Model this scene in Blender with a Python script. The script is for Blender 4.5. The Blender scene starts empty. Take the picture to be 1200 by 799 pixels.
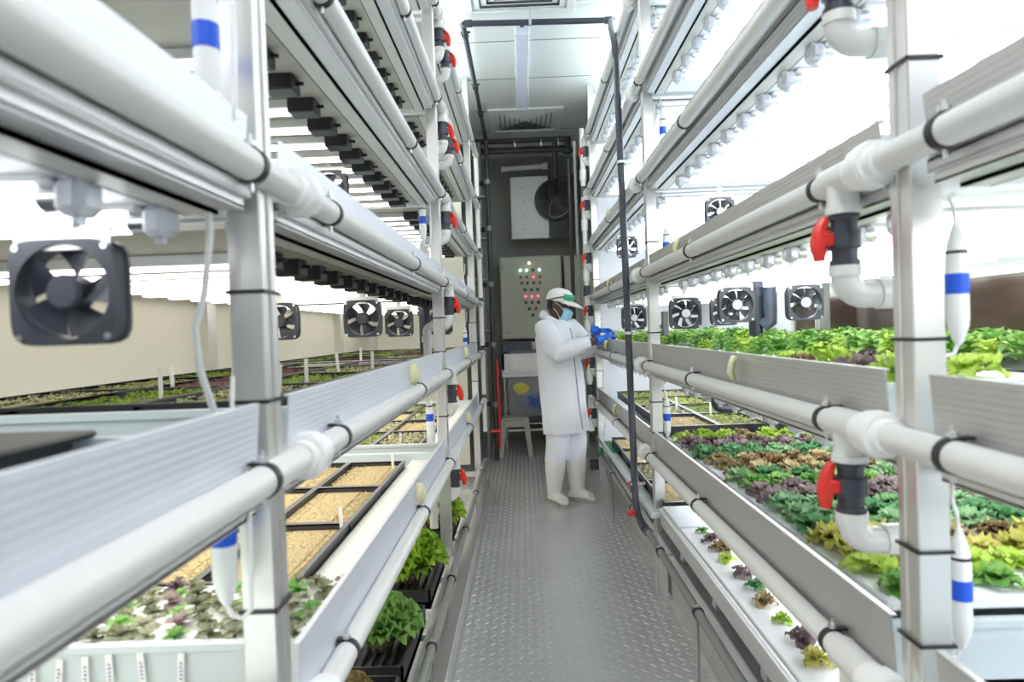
import bpy, math, random
from mathutils import Vector, Matrix, Euler, noise
random.seed(7)
R = math.radians
sc = bpy.context.scene
COL = sc.collection
PI = math.pi
ORD = ['zeroth','first','second','third','fourth','fifth','sixth','seventh','eighth','ninth','tenth','eleventh','twelfth','thirteenth','fourteenth','fifteenth','sixteenth']
WL = {}          # world location of every parent made here

# ---------------------------------------------------------------- materials
def nodes(name):
    m = bpy.data.materials.new(name); m.use_nodes = True
    nt = m.node_tree; b = nt.nodes['Principled BSDF']
    return m, nt, b
def setin(b, **kw):
    for k, v in kw.items():
        k = k.replace('_', ' ')
        if k in b.inputs: b.inputs[k].default_value = v
def mat(name, rgb, rough=.5, metal=0., var=.08, scale=8., stretch=(1,1,1), bump=0., bscale=None, trans=0., sss=0., alpha=1., spec=None):
    m, nt, b = nodes(name)
    c = (*rgb, 1)
    tc = nt.nodes.new('ShaderNodeTexCoord'); mp = nt.nodes.new('ShaderNodeMapping')
    mp.inputs['Scale'].default_value = stretch
    nt.links.new(tc.outputs['Object'], mp.inputs['Vector'])
    nz = nt.nodes.new('ShaderNodeTexNoise'); nz.inputs['Scale'].default_value = scale; nz.inputs['Detail'].default_value = 4
    nt.links.new(mp.outputs['Vector'], nz.inputs['Vector'])
    mx = nt.nodes.new('ShaderNodeMix'); mx.data_type = 'RGBA'
    mx.inputs['A'].default_value = (*[max(0, v*(1-var)) for v in rgb], 1)
    mx.inputs['B'].default_value = (*[min(1, v*(1+var)) for v in rgb], 1)
    nt.links.new(nz.outputs['Fac'], mx.inputs['Factor'])
    nt.links.new(mx.outputs['Result'], b.inputs['Base Color'])
    setin(b, Roughness=rough, Metallic=metal)
    if trans: setin(b, Transmission_Weight=trans)
    if alpha < 1: setin(b, Alpha=alpha)
    if sss: setin(b, Subsurface_Weight=sss)
    if spec is not None: setin(b, Specular_IOR_Level=spec)
    if bump:
        bp = nt.nodes.new('ShaderNodeBump'); bp.inputs['Strength'].default_value = bump; bp.inputs['Distance'].default_value = .01
        if bscale:
            n2 = nt.nodes.new('ShaderNodeTexNoise'); n2.inputs['Scale'].default_value = bscale; n2.inputs['Detail'].default_value = 3
            nt.links.new(mp.outputs['Vector'], n2.inputs['Vector']); src = n2
        else: src = nz
        nt.links.new(src.outputs['Fac'], bp.inputs['Height']); nt.links.new(bp.outputs['Normal'], b.inputs['Normal'])
    return m
def leafmat(name, c1, c2, scale=30.):
    m, nt, b = nodes(name)
    tc = nt.nodes.new('ShaderNodeTexCoord')
    nz = nt.nodes.new('ShaderNodeTexNoise'); nz.inputs['Scale'].default_value = scale; nz.inputs['Detail'].default_value = 3
    nt.links.new(tc.outputs['Object'], nz.inputs['Vector'])
    oi = nt.nodes.new('ShaderNodeObjectInfo')
    ad = nt.nodes.new('ShaderNodeMath'); ad.operation = 'MULTIPLY_ADD'; ad.inputs[1].default_value = .4
    nt.links.new(oi.outputs['Random'], ad.inputs[0]); 
    sb = nt.nodes.new('ShaderNodeMath'); sb.operation = 'SUBTRACT'; sb.inputs[1].default_value = .2
    nt.links.new(nz.outputs['Fac'], sb.inputs[0]); nt.links.new(sb.outputs[0], ad.inputs[2])
    cr = nt.nodes.new('ShaderNodeValToRGB')
    cr.color_ramp.elements[0].position = .3; cr.color_ramp.elements[0].color = (*c1, 1)
    cr.color_ramp.elements[1].position = .7; cr.color_ramp.elements[1].color = (*c2, 1)
    nt.links.new(ad.outputs[0], cr.inputs['Fac']); nt.links.new(cr.outputs['Color'], b.inputs['Base Color'])
    setin(b, Roughness=.55, Specular_IOR_Level=.3)
    tr = nt.nodes.new('ShaderNodeBsdfTranslucent'); nt.links.new(cr.outputs['Color'], tr.inputs['Color'])
    ms = nt.nodes.new('ShaderNodeMixShader'); ms.inputs[0].default_value = .3
    nt.links.new(b.outputs[0], ms.inputs[1]); nt.links.new(tr.outputs[0], ms.inputs[2])
    nt.links.new(ms.outputs[0], nt.nodes['Material Output'].inputs['Surface'])
    return m
def emat(name, rgb, strength, base=(.9,.9,.9)):
    m, nt, b = nodes(name)
    setin(b, Base_Color=(*base, 1), Roughness=.4, Emission_Color=(*rgb, 1), Emission_Strength=strength)
    tc = nt.nodes.new('ShaderNodeTexCoord'); nz = nt.nodes.new('ShaderNodeTexNoise'); nz.inputs['Scale'].default_value = 20
    nt.links.new(tc.outputs['Object'], nz.inputs['Vector'])
    rg = nt.nodes.new('ShaderNodeMapRange'); rg.inputs['To Min'].default_value = .35; rg.inputs['To Max'].default_value = .45
    nt.links.new(nz.outputs['Fac'], rg.inputs['Value']); nt.links.new(rg.outputs[0], b.inputs['Roughness'])
    return m
def ribbed(name, rgb, metal, rough, pitch=.012, strength=.5, axis='Z'):
    m = mat(name, rgb, rough, metal, var=.05, scale=3, stretch=(1,.3,1))
    nt = m.node_tree; b = nt.nodes['Principled BSDF']
    tc = nt.nodes.new('ShaderNodeTexCoord'); sp = nt.nodes.new('ShaderNodeSeparateXYZ')
    nt.links.new(tc.outputs['Object'], sp.inputs[0])
    mu = nt.nodes.new('ShaderNodeMath'); mu.operation = 'MULTIPLY'; mu.inputs[1].default_value = 2*PI/pitch
    nt.links.new(sp.outputs[axis], mu.inputs[0])
    sn = nt.nodes.new('ShaderNodeMath'); sn.operation = 'SINE'; nt.links.new(mu.outputs[0], sn.inputs[0])
    bp = nt.nodes.new('ShaderNodeBump'); bp.inputs['Strength'].default_value = strength; bp.inputs['Distance'].default_value = .0015
    nt.links.new(sn.outputs[0], bp.inputs['Height']); nt.links.new(bp.outputs[0], b.inputs['Normal'])
    return m

M = {}
M['floor'] = mat('chequer plate steel', (.78,.78,.79), .34, .65, var=.10, scale=2.2, bump=.05, bscale=60)
M['ceil'] = ribbed('ceiling panel paint', (.82,.84,.81), 0, .45, .20, .35, 'Y')
M['cream'] = ribbed('cream wall panel', (.86,.83,.70), 0, .5, .11, .25, 'Y')
M['wallr'] = ribbed('white wall panel', (.82,.84,.86), 0, .45, .11, .25, 'Y')
M['backwall'] = ribbed('grey end wall', (.30,.31,.28), 0, .5, .25, .3, 'X')
M['steel'] = mat('brushed stainless steel', (.70,.69,.67), .38, .85, var=.10, scale=14, stretch=(1,1,.08), bump=.03)
M['steely'] = mat('rolled stainless steel', (.74,.74,.74), .42, .65, var=.10, scale=14, stretch=(1,.08,1), bump=.03)
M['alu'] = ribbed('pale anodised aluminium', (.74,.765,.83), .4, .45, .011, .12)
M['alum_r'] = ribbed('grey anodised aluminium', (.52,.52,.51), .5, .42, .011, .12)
M['pvc'] = mat('white pvc', (.74,.74,.72), .32, 0, var=.03, scale=6)
M['pvcd'] = mat('dark grey pvc', (.045,.05,.07), .35, 0, var=.2, scale=20)
M['pvcm'] = mat('blue grey pvc', (.10,.12,.17), .35, 0, var=.15, scale=10)
M['black'] = mat('black plastic', (.018,.018,.022), .4, 0, var=.3, scale=12)
M['fan'] = mat('charcoal fan plastic', (.065,.068,.085), .38, 0, var=.2, scale=20)
M['red'] = mat('red valve plastic', (.72,.03,.02), .35, 0, var=.1)
M['zinc'] = mat('zinc bolt', (.72,.73,.74), .3, 1, var=.1, scale=40)
M['white'] = mat('white plastic', (.88,.88,.87), .35, 0, var=.03)
M['blue'] = mat('blue band', (.01,.10,.72), .4, 0, var=.1)
M['tank'] = mat('pale grey tank plastic', (.62,.69,.71), .45, 0, var=.04)
M['lid'] = mat('white float board', (.86,.87,.88), .5, 0, var=.03, bump=.05, bscale=90)
M['plank'] = ribbed('white ridged lid', (.80,.81,.77), 0, .5, .04, .6, 'Y')
M['rail'] = mat('cream powder coat rail', (.68,.67,.62), .4, .1, var=.04)
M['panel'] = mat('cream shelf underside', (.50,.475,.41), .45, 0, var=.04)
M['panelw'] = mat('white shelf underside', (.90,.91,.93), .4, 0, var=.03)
M['gask'] = mat('black gasket', (.015,.015,.02), .6)
M['barbody'] = mat('grey light housing', (.62,.62,.60), .4, .3, var=.05)
M['led'] = emat('warm white light strip', (1,.97,.92), 1.6)
M['ledr'] = emat('cool white light tube', (.92,.95,1), 2.5)
M['milky'] = mat('milky lamp holder', (.80,.83,.90), .25, 0, var=.04, trans=.35)
M['tray'] = mat('black seed tray', (.03,.032,.036), .4, 0, var=.3)
M['medium'] = mat('tan growing plugs', (.50,.40,.215), .95, 0, var=.38, scale=110, bump=1., bscale=130)
M['soil'] = mat('dark plug soil', (.16,.13,.08), .95, 0, var=.5, scale=80, bump=.6, bscale=120)
M['lime'] = leafmat('lime lettuce leaf', (.30,.50,.04), (.62,.78,.16))
M['green'] = leafmat('green lettuce leaf', (.11,.33,.05), (.36,.60,.17))
M['bluegreen'] = leafmat('blue green leaf', (.07,.25,.09), (.36,.56,.30))
M['purple'] = leafmat('purple lettuce leaf', (.07,.04,.05), (.36,.27,.28))
M['brown'] = leafmat('red brown leaf', (.20,.12,.05), (.54,.44,.22))
M['yellow'] = leafmat('yellow green leaf', (.42,.42,.07), (.68,.62,.20))
M['grey'] = leafmat('dusky seedling leaf', (.13,.15,.07), (.42,.43,.30))
M['sprout'] = leafmat('pale sprout leaf', (.56,.62,.22), (.88,.90,.55), 60)
M['redsprout'] = leafmat('red sprout leaf', (.22,.07,.07), (.45,.24,.2), 60)
M['tape'] = mat('yellowed paper tape', (.72,.70,.44), .7)
M['ink'] = mat('blue ink', (.03,.04,.25), .6)
M['cab'] = mat('beige enamel', (.62,.63,.50), .4, 0, var=.04, scale=3)
M['dark'] = mat('dark painted metal', (.05,.052,.05), .5, .2, var=.2)
M['mid'] = mat('grey painted metal', (.26,.27,.26), .5, .2, var=.15)
M['skin'] = mat('dark brown skin', (.11,.052,.032), .5, 0, var=.12, scale=14, sss=.05)
M['coat'] = mat('white coverall cloth', (.84,.86,.92), .8, 0, var=.03, scale=10, bump=.35, bscale=12)
M['seam'] = mat('grey zip', (.40,.41,.46), .6)
M['boot'] = mat('white rubber', (.90,.89,.85), .35, 0, var=.03)
M['sole'] = mat('tan boot sole', (.45,.43,.38), .6)
M['mask'] = mat('pale blue mask cloth', (.42,.72,.90), .8, 0, var=.05, bump=.3, bscale=60)
M['glove'] = mat('blue nitrile glove', (.01,.14,.66), .4, 0, var=.1, bump=.2, bscale=40)
M['goggle'] = mat('green goggle lens', (.03,.42,.20), .12, 0, var=.3)
M['teal'] = mat('teal badge', (.10,.50,.50), .6)
M['stool'] = mat('warm grey stool plastic', (.42,.40,.34), .5)
M['bag'] = mat('clear plastic bag', (.80,.82,.80), .18, 0, var=.1, alpha=.25, bump=.9, bscale=18)
M['bluecloth'] = mat('blue folded cloth', (.08,.14,.34), .8)
M['yell'] = mat('yellow packet', (.75,.66,.12), .6)
M['eye'] = mat('eye white', (.8,.78,.74), .3)
M['soft'] = mat('lamp cover plastic', (.72,.76,.88), .25, 0, var=.03)
M['greenp'] = mat('green plastic', (.02,.25,.10), .4)
M['vent'] = mat('white vent grille', (.80,.81,.81), .45)
M['lit_g'] = emat('lit green indicator', (.6,1,.8), 2.2, (.1,.5,.3))
M['lit_a'] = emat('lit amber indicator', (1,.75,.35), 2.2, (.8,.4,.1))
M['lit_p'] = emat('lit red indicator', (1,.12,.16), .8, (.7,.1,.1))
M['b_g'] = mat('green button', (.01,.22,.06), .35)
M['b_r'] = mat('red button', (.55,.03,.03), .35)
M['b_k'] = mat('black selector', (.05,.05,.05), .4)
M['glassw'] = mat('brown glazing', (.10,.065,.05), .10, .1, var=.6, scale=4)

# ---------------------------------------------------------------- mesh builder
class MB:
    def __init__(s): s.v = []; s.f = []; s.mi = []
    def add(s, vs, fs, mi=0):
        n = len(s.v); s.v += [tuple(v) for v in vs]
        s.f += [tuple(i+n for i in f) for f in fs]; s.mi += [mi]*len(fs); return s
    def box(s, x0, x1, y0, y1, z0, z1, mi=0, b=0.):
        if x0 > x1: x0, x1 = x1, x0
        if y0 > y1: y0, y1 = y1, y0
        if z0 > z1: z0, z1 = z1, z0
        b = min(b, (x1-x0)*.45, (y1-y0)*.45, (z1-z0)*.45)
        if b <= 0:
            vs = [(x,y,z) for z in (z0,z1) for y in (y0,y1) for x in (x0,x1)]
            return s.add(vs, [(0,2,3,1),(4,5,7,6),(0,1,5,4),(2,6,7,3),(0,4,6,2),(1,3,7,5)], mi)
        # chamfered box : 24 verts
        vs = []; idx = {}
        for sx in (0,1):
            for sy in (0,1):
                for sz in (0,1):
                    X = (x0,x1)[sx]; Y = (y0,y1)[sy]; Z = (z0,z1)[sz]
                    dx = b if sx == 0 else -b; dy = b if sy == 0 else -b; dz = b if sz == 0 else -b
                    for a, p in (('x',(X,Y+dy,Z+dz)),('y',(X+dx,Y,Z+dz)),('z',(X+dx,Y+dy,Z))):
                        idx[(sx,sy,sz,a)] = len(vs); vs.append(p)
        q = lambda l: tuple(idx[k] for k in l)
        fs = []
        for sx in (0,1):
            l = [(sx,0,0,'x'),(sx,1,0,'x'),(sx,1,1,'x'),(sx,0,1,'x')]; fs.append(q(l if sx else l[::-1]))
        for sy in (0,1):
            l = [(0,sy,0,'y'),(0,sy,1,'y'),(1,sy,1,'y'),(1,sy,0,'y')]; fs.append(q(l if sy else l[::-1]))
        for sz in (0,1):
            l = [(0,0,sz,'z'),(1,0,sz,'z'),(1,1,sz,'z'),(0,1,sz,'z')]; fs.append(q(l if sz else l[::-1]))
        for u in (0,1):
            for w in (0,1):
                fs.append(q([(u,w,0,'x'),(u,w,1,'x'),(u,w,1,'y'),(u,w,0,'y')]))
                fs.append(q([(u,0,w,'x'),(u,1,w,'x'),(u,1,w,'z'),(u,0,w,'z')]))
                fs.append(q([(0,u,w,'y'),(1,u,w,'y'),(1,u,w,'z'),(0,u,w,'z')]))
        for k in [(a,c,d) for a in (0,1) for c in (0,1) for d in (0,1)]:
            fs.append(q([k+('x',), k+('y',), k+('z',)]))
        return s.add(vs, fs, mi)
    def tube(s, pts, r, n=12, caps=True, mi=0, sq=1.0):
        pts = [Vector(p) for p in pts]; rs = r if isinstance(r, (list, tuple)) else [r]*len(pts)
        T = []
        for i in range(len(pts)):
            a = pts[max(i-1,0)]; c = pts[min(i+1,len(pts)-1)]
            t = (c-a); T.append(t.normalized() if t.length > 1e-9 else Vector((0,0,1)))
        u = T[0].orthogonal().normalized()
        if abs(T[0].z) < .9: u = T[0].cross(Vector((0,0,1))).normalized()
        vs = []
        for i, p in enumerate(pts):
            u = (u - T[i]*u.dot(T[i])).normalized(); w = T[i].cross(u)
            for k in range(n):
                a = 2*PI*k/n; vs.append(p + u*math.cos(a)*rs[i] + w*math.sin(a)*rs[i]*sq)
        fs = []
        for i in range(len(pts)-1):
            for k in range(n):
                k2 = (k+1) % n; fs.append((i*n+k, i*n+k2, (i+1)*n+k2, (i+1)*n+k))
        if caps:
            fs.append(tuple(range(n))[::-1]); fs.append(tuple((len(pts)-1)*n+k for k in range(n)))
        return s.add(vs, fs, mi)
    def cyl(s, p0, p1, r, n=14, mi=0, r2=None):
        return s.tube([p0, p1], [r, r if r2 is None else r2], n, True, mi)
    def rings(s, rings, closed=True, cap=True, mi=0):
        n = len(rings[0]); vs = [p for r in rings for p in r]; fs = []
        for i in range(len(rings)-1):
            for k in range(n if closed else n-1):
                k2 = (k+1) % n; fs.append((i*n+k, i*n+k2, (i+1)*n+k2, (i+1)*n+k))
        if cap and closed:
            fs.append(tuple(range(n))[::-1]); fs.append(tuple((len(rings)-1)*n+k for k in range(n)))
        return s.add(vs, fs, mi)
    def ring(s, c, ax, R0, R1, h, n=20, mi=0):
        # a flat washer-like band around axis ax
        ax = Vector(ax).normalized(); u = ax.orthogonal().normalized(); w = ax.cross(u); c = Vector(c)
        rs = []
        for rr, hh in ((R0,-h/2),(R1,-h/2),(R1,h/2),(R0,h/2)):
            rs.append([c+ax*hh+u*math.cos(2*PI*k/n)*rr+w*math.sin(2*PI*k/n)*rr for k in range(n)])
        vs = [p for r in rs for p in r]; fs = []
        for i in range(4):
            j = (i+1) % 4
            for k in range(n): k2 = (k+1) % n; fs.append((i*n+k, i*n+k2, j*n+k2, j*n+k))
        return s.add(vs, fs, mi)
    def ell(s, c, r, n=16, m=10, mi=0, rot=None):
        vs = []; fs = []; c = Vector(c)
        for i in range(m+1):
            t = PI*i/m
            for k in range(n):
                a = 2*PI*k/n; p = Vector((r[0]*math.sin(t)*math.cos(a), r[1]*math.sin(t)*math.sin(a), r[2]*math.cos(t)))
                if rot: p = rot @ p
                vs.append(c+p)
        for i in range(m):
            for k in range(n): k2 = (k+1) % n; fs.append((i*n+k, (i+1)*n+k, (i+1)*n+k2, i*n+k2))
        return s.add(vs, fs, mi)
    def mesh(s, name, mats, org=(0,0,0), smooth=True):
        me = bpy.data.meshes.new(name); o = Vector(org)
        me.from_pydata([Vector(v)-o for v in s.v], [], s.f)
        for m in (mats if isinstance(mats, (list, tuple)) else [mats]): me.materials.append(m)
        if any(s.mi): me.polygons.foreach_set('material_index', s.mi)
        me.validate(); me.update()
        if smooth:
            me.polygons.foreach_set('use_smooth', [True]*len(me.polygons))
            try: me.set_sharp_from_angle(angle=R(38))
            except Exception: pass
        return me
    def build(s, name, mats, parent=None, org=(0,0,0), smooth=True):
        if parent is not None: org = WL[parent.name]
        me = s.mesh(name, mats, org, smooth)
        o = bpy.data.objects.new(name, me); COL.objects.link(o)
        if parent is not None: o.parent = parent
        else: o.location = org
        WL[o.name] = tuple(org)
        return o

def tag(o, label=None, cat=None, group=None, kind=None):
    if label: o['label'] = label
    if cat: o['category'] = cat
    if group: o['group'] = group
    if kind: o['kind'] = kind
    return o
def empty(name, loc, label, cat, group=None):
    o = bpy.data.objects.new(name, None); COL.objects.link(o); o.location = loc; o.empty_display_size = .05
    WL[o.name] = tuple(loc); return tag(o, label, cat, group)
def children(o): return [c for c in o.children]
KIDS = {}
def reg(o):            # remember the tree of a template
    KIDS[o.name] = [reg(c) for c in o.children]; return o
def dup(o, loc=None, rot=None, scale=None, label=None, group=None):
    c = o.copy(); COL.objects.link(c)
    if loc is not None: c.location = loc
    if rot is not None: c.rotation_euler = rot
    if scale is not None: c.scale = (scale,)*3 if not isinstance(scale, tuple) else scale
    if label: c['label'] = label
    if group: c['group'] = group
    for ch in KIDS.get(o.name, []):
        d = ch.copy(); COL.objects.link(d); d.parent = c
        for g in KIDS.get(ch.name, []):
            e = g.copy(); COL.objects.link(e); e.parent = d
    return c
def struct(name, mb, mats, org=(0,0,0)):
    o = mb.build(name, mats, None, org); o['kind'] = 'structure'; return o
class Proto:
    """first call places the prototype itself, later calls place copies"""
    def __init__(s, o): s.o = reg(o); s.used = False
    def put(s, loc, rot=(0,0,0), scale=1., label=None, group=None):
        if s.used: return dup(s.o, loc, rot, scale, label, group)
        s.used = True; o = s.o; o.location = loc; o.rotation_euler = rot; o.scale = (scale,)*3 if not isinstance(scale, tuple) else scale
        if label: o['label'] = label
        if group: o['group'] = group
        return o

# ---------------------------------------------------------------- dimensions
XWL, XWR = -1.42, 1.66
YB, YF, ZC = 8.35, -1.3, 3.60
PZS = {'l': [None, .725, 1.185, 1.66, 2.12, 2.60, 3.10], 'r': [None, .72, 1.19, 1.67, 2.155, 2.64, 3.13]}   # pipe heights, tiers 1..6
PZ = PZS['r']
XP = {'l': -.40, 'r': .63}
SG = {'l': -1, 'r': 1}
BAY = {'l': [(-1.0, 1.0), (1.13, 3.31), (3.43, 5.62)], 'r': [(-1.0, 1.06), (1.19, 3.33), (3.46, 5.88)]}
TANKY = {'l': [(-1.0, .93), (1.26, 3.22), (3.47, 5.6)], 'r': [(-1.0, .93), (1.28, 3.26), (3.42, 5.85)]}
POSTY = {'l': [1.05, 3.37, 5.68], 'r': [1.13, 3.40, 5.95]}
SIDE = {'l': 'left', 'r': 'right'}
TN = ['bottom', 'lowest', 'second', 'third', 'fourth', 'fifth', 'top']
BN = ['nearest bay', 'middle bay', 'far bay']
FTOP = [None, .135, .115, .085, .08, .08, .08]

# ---------------------------------------------------------------- room
f = MB().box(XWL-.1, XWR+.1, YF-.1, YB+.1, -.05, 0)
fl = MB()
def lug(x, y, a, L=.021, W=.0068, h=.0028):
    c, s_ = math.cos(a), math.sin(a)
    P = lambda u, w, z: (x+u*c-w*s_, y+u*s_+w*c, z)
    f.add([P(-L,0,0), P(0,-W,0), P(L,0,0), P(0,W,0), P(-L*.45,0,h), P(L*.45,0,h)], [(0,1,5,4),(1,2,5),(2,3,4,5),(3,0,4)])
p_ = .042
for i in range(int(8.6/p_)):
    y = -.2 + i*p_
    if y > 8.2: break
    for k in range(int(1.55/p_)):
        lug(-.52+k*p_, y, R(45) if (i+k) % 2 else R(-45))
for ys in (1.55, 3.93, 6.3): f.box(-.44, .72, ys-.002, ys+.002, 0, .0008)
fo = struct('floor', f, [M['floor']])
struct('ceiling', MB().box(XWL-.1, XWR+.1, YF-.1, YB+.1, ZC, ZC+.08), M['ceil'])
for k, ys in enumerate((4.98, 5.72, 7.2)):
    struct('trim_%d' % (k+1), MB().box(-.42, .66, ys-.004, ys+.004, ZC-.003, ZC), M['mid'])
struct('wall_left', MB().box(XWL-.1, XWL, YF, YB, 0, ZC), M['cream'])
struct('wall_right', MB().box(XWR, XWR+.1, YF, YB, 0, ZC), M['wallr'])
struct('wall_back', MB().box(XWL, XWR, YB, YB+.1, 0, ZC), M['backwall'])
struct('wall_front', MB().box(XWL, XWR, YF-.1, YF, 0, ZC), M['wallr'])
struct('wall_rack_end_right', MB().box(.74, XWR, 6.16, 6.19, .1, ZC), M['wallr'])
struct('wall_rack_end_left', MB().box(XWL, -.56, 6.30, 6.33, .1, ZC), M['cream'])
n = 4
for X, ys, s_, mm in ((XWL, (2.85, 4.9), 1, 'mid'), (XWR, (2.0, 4.35), -1, 'steel')):
    for y in ys:
        m_ = MB().box(X, X+s_*.05, y-.05, y+.02, 0, ZC).box(X, X+s_*.03, y+.02, y+.07, 0, ZC)
        struct('trim_%d' % n, m_, M[mm] if mm == 'steel' else M['rail']); n += 1
# ---------------------------------------------------------------- racks (posts, beams, shelves)
def post_mb(x, y, s_):
    """square section post with two grooves on its aisle face"""
    m = MB(); x0 = x; x1 = x + s_*.054; y0, y1 = y-.03, y+.03
    a = min(x0, x1); b_ = max(x0, x1)
    m.box(a, b_, y0, y0+.022, 0, ZC, b=.002); m.box(a, b_, y1-.022, y1, 0, ZC, b=.002)
    m.box(a+.004, b_-.004, y0+.022, y1-.022, 0, ZC)
    return m
for sd in 'lr':
    PZ = PZS[sd]
    s_ = SG[sd]; xf = .655*1 if sd == 'r' else -.41
    x_in = XWR if sd == 'r' else XWL
    rk = empty('growing_rack', ((xf+x_in)/2, 2.5, 0), 'tall stainless steel growing rack of six tiers along the %s side of the aisle' % SIDE[sd], 'rack', 'growing racks')
    for y in POSTY[sd]:
        post_mb(xf, y, s_).build('post', M['steel'], rk)
        post_mb(x_in - s_*.13, y, s_).build('post', M['steel'], rk)
        for z in ([1.475, .965, 1.30] if sd == 'l' else [1.83, 1.36, 1.0, .84]):
            m = MB(); a, b_ = sorted((xf - s_*.003, xf + s_*.057))
            for (u0, u1, v0, v1) in ((a, b_, y-.034, y-.030), (a, b_, y+.030, y+.034), (a-.001, a+.002, y-.034, y+.034), (b_-.002, b_+.001, y-.034, y+.034)):
                m.box(u0, u1, v0, v1, z-.003, z+.003)
            m.build('cable_tie', M['black'], rk)
    yl = 5.66 if sd == 'l' else 5.93
    for t in range(1, 7):
        p = PZ[t]
        m = MB(); x0 = xf + s_*.004; x1 = xf + s_*.055
        for (ya, yb) in BAY[sd]:
            m.box(x0, x0+s_*.004, ya, yb, p-.040, p-.020); m.box(x0, x1, ya, yb, p-.024, p-.020); m.box(x0, x0+s_*.014, ya, yb, p-.042, p-.038); m.box(x0+s_*.011, x0+s_*.015, ya, yb, p-.058, p-.040); m.box(x0+s_*.011, x0+s_*.0495, ya, yb, p-.060, p-.054)
        m.build('shelf_beam', M['steely'], rk)
        m = MB()
        for (ya, yb) in BAY[sd]:
            m.box(xf+s_*.0555, xf+s_*.102, ya, yb, p-.066, p-.056); m.box(xf+s_*.0555, xf+s_*.060, ya, yb, p-.066, p-.030)
        m.build('angle_rail', M['rail'], rk)
        m = MB()
        for (ya, yb) in BAY[sd]: m.box(xf+s_*.102, xf+s_*.1045, ya, yb, p-.0665, p-.05)
        m.build('gasket', M['gask'], rk)
        for b_i, (ya, yb) in enumerate(BAY[sd]):
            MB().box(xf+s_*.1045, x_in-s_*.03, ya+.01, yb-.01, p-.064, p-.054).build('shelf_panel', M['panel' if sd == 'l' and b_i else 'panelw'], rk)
        for y in POSTY[sd]:
            MB().box(xf+s_*.05, x_in-s_*.05, y-.02, y+.02, p-.064, p-.03).build('cross_bar', M['steely'], rk)

# ---------------------------------------------------------------- troughs with fascia
for sd in 'lr':
    PZ = PZS[sd]
    s_ = SG[sd]; xf = .66 if sd == 'r' else -.42; x_in = XWR if sd == 'r' else XWL
    for t in range(1, 7):
        p = PZ[t]; zt = p+FTOP[t]
        for b in range(3):
            ya, yb = TANKY[sd][b]; fa, fb = BAY[sd][b]
            tr = empty('grow_trough', ((xf+x_in)/2, (ya+yb)/2, p-.05), 'long grow trough with aluminium front, %s tier of the %s rack, %s' % (TN[t], SIDE[sd], BN[b]), 'trough', 'grow troughs')
            a0 = xf + s_*.03; a1 = x_in - s_*.03; w = s_*.012; zb = p-.050; zz = p+.078
            m = MB()
            m.box(a0, a1, ya, yb, zb, zb+.01); m.box(a0, a0+w, ya, yb, zb, zz); m.box(a1-w, a1, ya, yb, zb, zz)
            m.box(a0, a1, ya, ya+.012, zb, zz); m.box(a0, a1, yb-.012, yb, zb, zz)
            m.box(a0-s_*.006, a1, ya-.01, ya+.014, zz-.012, zz+.002); m.box(a0-s_*.006, a1, yb-.014, yb+.01, zz-.012, zz+.002)
            m.build('tank', M['tank'], tr)
            m = MB()
            # fascia leaning slightly out at the top, lip folded inwards
            xb_, xt = xf + s_*.004, xf - s_*.006
            prof = [(xb_, p-.02), (xt, zt), (xt+s_*.012, zt), (xt+s_*.012, zt-.003), (xt+s_*.003, zt-.003), (xb_+s_*.003, p-.02)]
            if s_ < 0: prof = prof[::-1]
            m.rings([[(x, y, z) for x, z in prof] for y in (fa, fb)])
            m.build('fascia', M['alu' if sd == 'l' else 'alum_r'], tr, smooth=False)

# ---------------------------------------------------------------- water pipes with clamps, unions, valves
def arc(c, a, b, r, n=6):
    """quarter bend of radius r about corner c between unit dirs a (incoming from) and b (going to)"""
    c, a, b = Vector(c), Vector(a), Vector(b); o = c + a*r + b*r
    return [o - a*r*math.sin(t*PI/2/n) * 1 - b*r*math.cos(t*PI/2/n) for t in range(n+1)]
def valve(pipe, x, y, z, s_, back, handle_dir):
    """ball valve under a pipe tee: neck, dark body, red handle, white elbow running back under the shelf"""
    MB().cyl((x, y-.055, z), (x, y+.055, z), .032).cyl((x, y, z), (x, y, z-.065), .030).ring((x, y, z-.062), (0,0,1), .02, .034, .014).build('tee', M['pvc'], pipe)
    b = MB().cyl((x,y,z-.062), (x,y,z-.175), .024, 16).cyl((x,y,z-.10), (x,y,z-.135), .031, 12).ring((x,y,z-.07), (0,0,1), .015, .028, .016).ring((x,y,z-.165), (0,0,1), .015, .028, .016)
    hx = handle_dir
    b.cyl((x, y, z-.117), (x+hx*.036, y, z-.117), .012, 10)
    vb = b.build('valve_body', M['pvcd'], pipe)
    h = MB(); X = x+hx*.036
    h.tube([(X-hx*.004, y+.010, z-.075), (X+hx*.008, y+.004, z-.095), (X+hx*.012, y, z-.117), (X+hx*.016, y-.004, z-.138), (X+hx*.016, y-.006, z-.158)], [.009,.013,.017,.014,.010], 8)
    h.box(X-hx*.012, X+hx*.01, y-.014, y+.014, z-.13, z-.104, b=.003)
    h.build('valve_handle', M['red'], vb)
    ze = z-.225
    pts = [(x,y,z-.17)] + arc((x,y,ze), (0,0,1), (back,0,0), .035) + [(x+back*.10, y, ze)]
    e = MB().tube(pts, .026, 14)
    e.ring((x,y,z-.178), (0,0,1), .02, .030, .02); e.cyl((x+back*.06,y,ze), (x+back*.1,y,ze), .030)
    e.build('elbow', M['pvc'], pipe)
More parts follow.
